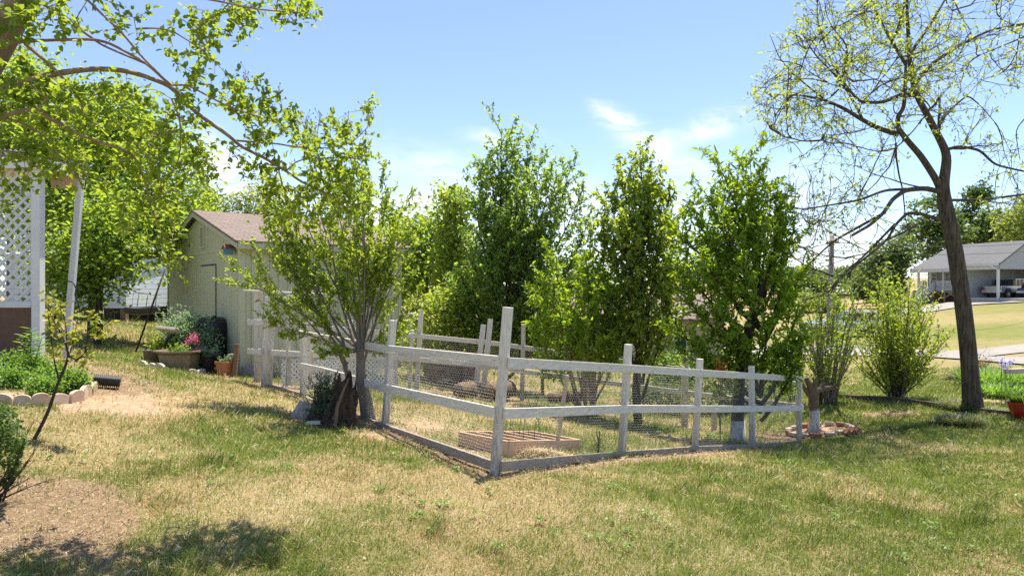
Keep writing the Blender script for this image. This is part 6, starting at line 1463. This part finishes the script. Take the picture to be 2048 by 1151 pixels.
# scalloped edging stones
def scallop(a, b, h, lab, grp, mt='scallop', th=.055):
    a = np.asarray(a); b = np.asarray(b); L_ = np.linalg.norm(b - a) - .006; u = nrm(b - a); nrm_ = np.cross(u, [0, 0, 1]); zz = min(a[2], b[2]) - .07
    out = [(0, 0), (L_, 0)] + [(L_ / 2 + L_ / 2 * math.cos(t), h + .07 + .055 * math.sin(t)) for t in np.linspace(0, math.pi, 9)]
    h_ = rnd.uniform(.88, 1.1); up_ = np.array([0, 0, 1]) * h_ + nrm_ * rnd.uniform(-.16, .16) + u * rnd.uniform(-.05, .05)
    mb = MB(); mb.prism(out, np.array([a[0], a[1], zz]) - nrm_ * th / 2, u, up_, nrm_ * th); tag(mb.build('edging_stone', M[mt], None, bevel=.007), lab, 'edging stone', grp)
ring = [(-52, 800), (-12, 803), (28, 806), (63, 806.5), (101, 806), (139, 803), (165, 797), (182, 787), (190, 776)]
pts_ = [G(*q) for q in ring]
labs = ['scalloped edging stone partly out of frame at the far left of the herb bed', 'scalloped edging stone at the left edge of the photo', 'scalloped edging stone left of the leaning rose stem, second from the frame edge', 'scalloped edging stone just left of the leaning rose stem', 'scalloped edging stone just right of the leaning rose stem', 'scalloped edging stone on the bend of the herb bed', 'scalloped edging stone turning back near the black pipe', 'last scalloped edging stone touching the black corrugated pipe']
for a, b, lb in zip(pts_[:-1], pts_[1:], labs): scallop(a, b, .085, lb, 'edging stones round the herb bed')
for (x0, y0, x1, y1, lb) in [(281, 727, 294, 732, 'pale edging stone at the far left of the pot row'), (295, 732, 312, 735, 'pale edging stone under the taupe pot'), (313, 735, 330, 738, 'pale edging stone between the taupe pot and the olive planter'),
                             (377, 744, 396, 746, 'round shouldered edging stone right of the olive planter'), (397, 746, 413, 745, 'edging stone next to the black pot')]:
    scallop(G(x0, y0), G(x1, y1), .055, lb, 'edging stones before the pots', 'concrete_pale')
# herb bed
herbs = [(15, 770, 60, 36), (60, 745, 60, 40), (110, 760, 50, 36), (150, 765, 34, 28), (90, 780, 50, 22), (30, 735, 50, 30), (-40, 760, 40, 40)]
for i, (px, py, rx, ry) in enumerate(herbs):
    d = 9.6 + (.5 if py < 750 else 0) - (.3 if py > 775 else 0); c = on(P(px, py, d))
    lab = ['lush green herb clump at the left edge of the stone edged bed', 'tall green herb clump in the middle of the stone edged bed', 'green herb clump behind the leaning rose stem', 'low herb clump at the right end of the stone edged bed', 'low herb clump against the scalloped stones', 'rear herb clump before the brown skirting', 'herb clump reaching out of the frame at left'][i]
    bush('herb', lab, 'herb', c, [pb(px, py, d, rx, ry, 150)], 220 + i, 'leaf_herb', 0, 20, .042, .62, 'herbs in the stone edged bed', .05)
c = on(P(62, 735, 9.9)); r_ = thing('lily', 'upright lily with arching strap leaves before the porch post', 'plant', c); p = Plant(230); g = p.g
for px, py in ((62, 655), (52, 668), (74, 672)):
    cu = p.curve(c, P(px, py, 9.9) - c, np.linalg.norm(P(px, py, 9.9) - c), 6, 0, .03); p.stem(cu, .008, .004, 5)
    for i in range(34): t = .25 + .75 * i / 34; k_ = t * 6; b_ = cu[min(int(k_), 5)] * (1 - k_ % 1) + cu[min(int(k_) + 1, 6)] * (k_ % 1); a = i * 2.4; p.leaf(b_, [math.cos(a), math.sin(a), .35], .11 + .06 * g.random())
p.build(r_, M['leaf_herb'], M['leaf_herb'], .16, .2, .9, False, 'stems', 'leaves')
# black corrugated pipe
a, b = G(186, 771), G(241, 775); a[2] += .085; b[2] += .085; L_ = np.linalg.norm(b - a); pp, rr_ = [], []
for i in range(140): t = i / 139; pp.append(a + (b - a) * t); rr_.append(.074 + .015 * (math.sin(i * .62) > -.2))
pp += [b + (a - b) * .001, b + (a - b) * .12]; rr_ += [.066, .066]
mb = MB(); mb.tube(pp, rr_, 20); tag(mb.build('drain_pipe', M['plastic_black'], None, False), 'short black corrugated pipe end beside the stone edged bed', 'pipe', 'corrugated drain pipes')
# leaning rose
dr_ = 7.2; rb = G(95, 838); dr_ = rb[1]
r_ = thing('rose_bush', 'leggy rose with yellow and reddish leaves on a long leaning stem', 'rose', rb); p = Plant(240); g = p.g
main = pxpath([(92, 842), (100, 805), (112, 770), (130, 730), (136, 712)], dr_, dr_, 3)
main = pxpath([(62, 890), (78, 860), (97, 822), (107, 790), (118, 760), (132, 730), (138, 705)], 7.2, 7.4, 3); main[0][2] = gz1(main[0][0], main[0][1]) - .03
p.stem(main, .020, .012, 8)
RS = [[(137, 710), (152, 722), (170, 705), (190, 678), (206, 650), (222, 640)], [(136, 712), (133, 690), (133, 660), (128, 630), (110, 600)], [(133, 725), (145, 690), (150, 660), (155, 640)], [(118, 762), (108, 720), (104, 690), (100, 660), (96, 620)], [(170, 705), (178, 660), (192, 630), (200, 615)], [(137, 705), (120, 660), (105, 640), (98, 600), (94, 578)], [(150, 722), (165, 712), (180, 716)]]
for k_, pl in enumerate(RS):
    q = pxpath(pl, 7.35, 7.3 + .15 * (k_ % 3), 3); p.stem(q, .009, .003, 6)
    for i in range(13 + 8 * (len(pl) > 4)):
        t = .25 + .75 * g.random(); b_ = q[int(t * (len(q) - 1))]
        d_ = g.normal(0, 1, 3); d_ /= np.linalg.norm(d_)
        e = b_ + d_ * .05; p.stem([b_, e], .0015, .001, 3)
        for z in range(3): p.leaf(e + g.normal(0, .012, 3), d_ + g.normal(0, .6, 3), .05 + .022 * g.random())
p.build(r_, M['bark_dark'], M['leaf_rose'], .66, .15, .7, False, 'stems', 'leaves')
# shrub at the lower left edge
b = G(-12, 1003); r_ = thing('shrub', 'dark twiggy shrub leaning in from the lower left edge', 'shrub', b); p = Plant(241); g = p.g; dB_ = b[1]
for px, py in ((5, 870), (45, 890), (70, 840), (30, 940), (85, 935), (20, 820), (60, 910), (95, 900), (50, 960), (-20, 860), (75, 960)):
    e = P(px, py, dB_ + g.normal(0, .15)); cu = p.curve(b + [g.normal(0, .05), 0, 0], e - b, np.linalg.norm(e - b), 6, .15, .08); p.stem(cu, .009, .002, 5)
    for k_ in range(7):
        q = cu[2 + k_ % 4]; c2 = p.curve(q, nrm(e - b) + g.normal(0, .5, 3), .10 + .08 * g.random(), 3, .2, .2); p.stem(c2, .003, .001, 4)
        if px < 42: p.leaves_along(c2, 12, .035, .9)
    if px < 42: p.leaves_along(cu, 50, .038, .9, .4)
for i in range(900):
    a = g.random() * 6.283; rr2 = g.random() ** .6; p.leaf(P(8 + 36 * rr2 * math.cos(a), 870 + 62 * rr2 * math.sin(a), dB_ + g.normal(0, .12)), g.normal(0, 1, 3), .036 * (.7 + .6 * g.random()))
p.build(r_, M['bark_dark'], M['leaf_dark'], .62, .15, .7)
# dry weed stalks in the mulch
for k_, (px, py, lab) in enumerate(((310, 1098, 'thin dry weed stalks in the bare patch at lower left'), (160, 1135, 'few dry stalks at the bottom left corner of the lawn'), (46, 1150, 'dry stalk cluster at the lower left frame corner'))):
    b = G(px, py); r_ = thing('dry_weed', lab, 'weed', b, 'dry weeds in the lawn'); p = Plant(250 + k_); g = p.g
    for i in range(7): cu = p.curve(b + [g.normal(0, .05), g.normal(0, .05), 0], [g.normal(0, .3), g.normal(0, .3), 1], .14 + .12 * g.random(), 4, 0, .1); p.stem(cu, .002, .001, 4); p.leaves_along(cu, 3, .02, .7)
    p.build(r_, M['twig'], M['leaf_rose'], .3, wood_name='stalks', leaf_name='leaves')

# ================================================================== right lawn: pruned stump in a brick ring
b = G(1628, 862); dT = b[1]; r_ = thing('pruned_tree', 'hard pruned little tree with whitewashed trunk and cut limbs in a brick ring', 'tree', b)
mb = MB(); mb.tube([b + [0, 0, -.05], b + [0, 0, .1], P(1629, 835, dT), P(1628, 815, dT)], [.17, .12, .10, .105], 14); mb.build('whitewashed_foot', M['whitewash'], r_, True)
p = Plant(260)
p.stem([P(1628, 818, dT), P(1625, 790, dT), P(1620, 770, dT), P(1613, 757, dT)], .108, .055, 12); p.stem([P(1625, 792, dT), P(1636, 780, dT), P(1650, 776, dT), P(1668, 774, dT - .1)], .075, .045, 10); p.stem([P(1624, 796, dT), P(1612, 782, dT), P(1605, 768, dT)], .06, .035, 9)
p.stem([P(1630, 786, dT), P(1629, 770, dT - .05), P(1630, 758, dT - .05)], .05, .035, 9); p.stem([P(1638, 779, dT), P(1646, 768, dT), P(1648, 762, dT)], .035, .03, 8)
p.build(r_, M['log'], M['leaf_dark'])
rc = b[:2] + np.array([.12, .0]); nbk = 15
for i in range(nbk):
    a = 2 * math.pi * i / nbk + .1; q = rc + np.array([.66 * math.cos(a), .48 * math.sin(a)]); z_ = gz1(*q); t_ = nrm([-.66 * math.sin(a), .48 * math.cos(a), 0]); n_ = np.array([t_[1], -t_[0], 0])
    mb = MB(); mb.frame_box((q[0], q[1], z_ + .03), t_ * .098 * (1 + .1 * rnd.uniform(-1, 1)), n_ * .05, np.array([rnd.uniform(-.1, .1) * .03, 0, .036]))
    pale = i % 3 != 1; tag(mb.build('brick', M['brick_pale' if pale else 'brick_red'], None, bevel=.006), ('pale lime stained' if pale else 'plain red') + ' brick of the ring round the pruned little tree', 'brick', 'pale bricks of the tree ring' if pale else 'red bricks of the tree ring')
for k_, (px, py, lab) in enumerate(((1694, 868, 'red brick lying loose right of the ring, nearest the tree'), (1704, 866, 'red brick lying loose in the middle of the leaning row'), (1714, 864, 'red brick at the far right end of the leaning row'))):
    q = G(px, py); mb = MB(); mb.frame_box(q + [0, 0, .045], np.array([.035, 0, .035]), np.array([.0, .10, 0]), np.array([-.028, 0, .03])); tag(mb.build('brick', M['brick_red'], None, bevel=.006), lab, 'brick', 'loose bricks by the tree ring')
# timber edging, mounds of mondo grass, iris bed, red pot
te = [G(1672, 796), G(1780, 801), G(1885, 815), G(1990, 828), G(2130, 843)]
for i, (a, b) in enumerate(zip(te[:-1], te[1:])):
    mb = MB(); u = nrm(b - a); mb.beam(a + [0, 0, .03] + u * .01, b + [0, 0, .03] - u * .01, .12, .16); tag(mb.build('landscape_timber', M['timber_edge'], None, bevel=.01), ['weathered landscape timber left of the fan shaped shrub', 'weathered landscape timber under the fan shaped shrub', 'weathered landscape timber behind the big leaning tree', 'weathered landscape timber before the red pot'][i], 'timber', 'landscape timbers edging the terrace')
def tuft(name, lab, cat, c, n, L_, w_, rad, lm, seed, group=None, up=.7, arch=.5, flat=.3):
    g_ = np.random.default_rng(seed); r_ = None
    a = g_.random(n) * 6.283; rr_ = rad * g_.random(n) ** .5; x = c[0] + rr_ * np.cos(a) * 1.2; y = c[1] + rr_ * np.sin(a); z = gz(x, y) - .01
    az = a + g_.normal(0, .7, n); el = np.clip(up + g_.normal(0, .25, n), .1, 1.5); l = L_ * (.55 + .7 * g_.random(n))
    d = np.c_[np.cos(az) * np.cos(el), np.sin(az) * np.cos(el), np.sin(el)]; s = np.c_[-np.sin(az), np.cos(az), np.zeros(n)] * w_ * (.6 + .6 * g_.random(n))[:, None]
    p0 = np.c_[x, y, z]; rows = []
    for t, wf in ((0, .8), (.35, 1), (.7, .7), (1, .05)):
        q = p0 + d * (l * t)[:, None] + np.c_[np.cos(az), np.sin(az), np.zeros(n)] * (arch * .35 * l * t ** 2)[:, None]; q[:, 2] -= arch * l * t ** 2.2 * .75; rows += [q - s * wf, q + s * wf]
    V = np.stack(rows, 1).reshape(-1, 3); i0 = np.arange(n)[:, None] * 8
    o = np_mesh(name, V, [i0 + np.array([[0, 1, 3, 2]]), i0 + np.array([[2, 3, 5, 4]]), i0 + np.array([[4, 5, 7, 6]])], M[lm], None, False, {'tint': np.repeat(g_.random(n), 8)}); tag(o, lab, cat, group); return o
M['leaf_mondo'] = leafmat('leaf_mondo', (.05, .065, .022), (.11, .125, .045), (.26, .26, .12), (.3, .32, .08), .3)
tuft('mondo_grass', 'mound of fine dark grass in front of the big leaning tree', 'ornamental grass', G(1920, 848), 1900, .34, .005, .30, 'leaf_mondo', 301, 'mounds of fine grass round the big tree', 1.05, .55)
tuft('mondo_grass', 'mound of fine grass at the left foot of the big leaning tree', 'ornamental grass', G(1918, 818), 1700, .36, .005, .30, 'leaf_mondo', 302, 'mounds of fine grass round the big tree', 1.05, .55)
tuft('mondo_grass', 'spreading fine grass right of the big leaning tree along the timber', 'ornamental grass', G(1985, 822), 1600, .24, .005, .55, 'leaf_mondo', 303, 'mounds of fine grass round the big tree', .7, .9)
irs = [(1990, 775, .5), (1955, 770, .35), (2030, 770, .5), (1975, 792, .3), (2015, 790, .35), (2060, 775, .5)]
il = ['iris clump in the middle of the right bed', 'iris clump nearest the big tree trunk', 'iris clump towards the right edge of the photo', 'low strap leaved clump at the front of the right bed', 'strap leaved clump just left of the red pot', 'iris clump cut off by the right edge of the photo']
for k_, (px, py, ra) in enumerate(irs): tuft('iris', il[k_], 'plant', G(px, py), 330, .80 if k_ in (0, 1, 2, 5) else .5, .02, ra, 'leaf_iris', 310 + k_, 'irises in the right bed', 1.05, .35)
c = G(1953, 770); c = on(np.array([c[0], c[1] + 1.6])); bush('shrub', 'small reddish brown shrub behind the irises', 'shrub', c, [pb(1978, 738, c[1], 24, 18, 60), pb(1965, 745, c[1], 16, 14, 30)], 320, 'leaf_redbush', 0, 20, .06, .6)
for k_, (px, py) in enumerate(((2003, 722), (2010, 728), (2020, 724), (2012, 738))):
    c = on(P(px, py, 17.5)); r_ = thing('iris_flower', ['lilac iris bloom nearest the reddish shrub', 'lilac iris bloom second from the reddish shrub', 'lilac iris bloom furthest right', 'lilac iris bloom lowest among the leaves'][k_], 'flower', c, 'lilac iris blooms'); p = Plant(330 + k_); q = P(px, py, 17.5); p.stem([c, q], .008, .006, 5)
    for i in range(22): p.leaf(q + p.g.normal(0, .045, 3), p.g.normal(0, 1, 3), .06)
    p.build(r_, M['leaf_iris'], M['lilac_flower'], .8, .2, .4, False, 'stem', 'bloom')
mb = MB(); a, b = P(2010, 742, 19.5), P(2120, 738, 19.5); mb.beam(a, b, .15, .14); tag(mb.build('bed_border', M['brick_pale'], None, bevel=.01), 'pale low border wall at the back of the iris bed', 'garden border')
c = P(2046, 826, 15.2); c[2] = gz1(c[0], c[1]); rp = thing('planter', 'glossy red bowl planter with arching yellow green grass at the right edge', 'planter', c)
mb = MB(); mb.lathe([(.14, 0), (.16, .02), (.24, .16), (.285, .30), (.30, .36), (.31, .37), (.30, .39), (.27, .385), (.26, .34)], c, 32); mb.build('pot', M['red_glaze'], rp, True)
mb = MB(); mb.lathe([(.262, .335), (.1, .35), (.005, .352)], c, 24); mb.build('soil', M['soil'], rp)
p = Plant(340); g = p.g
for i in range(240): a = g.random() * 6.283; p.leaf(c + [.16 * math.cos(a) * g.random(), .16 * math.sin(a) * g.random(), .34], [math.cos(a) * .8, math.sin(a) * .8, .5 + .5 * g.random()], .30 + .15 * g.random())
p.build(rp, M['leaf_iris'], M['leaf_herb'], .06, .15, .9, False, 'stems', 'grass_leaves')
c = on(P(1442, 760, 17)); r_ = thing('azalea', 'few orange red blossoms on stems left of the peach tree trunk', 'flower', c); p = Plant(341); g = p.g
for px, py in ((1440, 722), (1446, 728), (1436, 730), (1441, 735)):
    q = P(px, py, 13.2); p.stem([on(P(1440, 800, 13.2)), q], .006, .003, 4)
    for i in range(16): p.leaf(q + g.normal(0, .035, 3), g.normal(0, 1, 3), .06)
p.build(r_, M['twig'], M['orange_flower'], .6, .2, .4, False, 'stems', 'blossom')
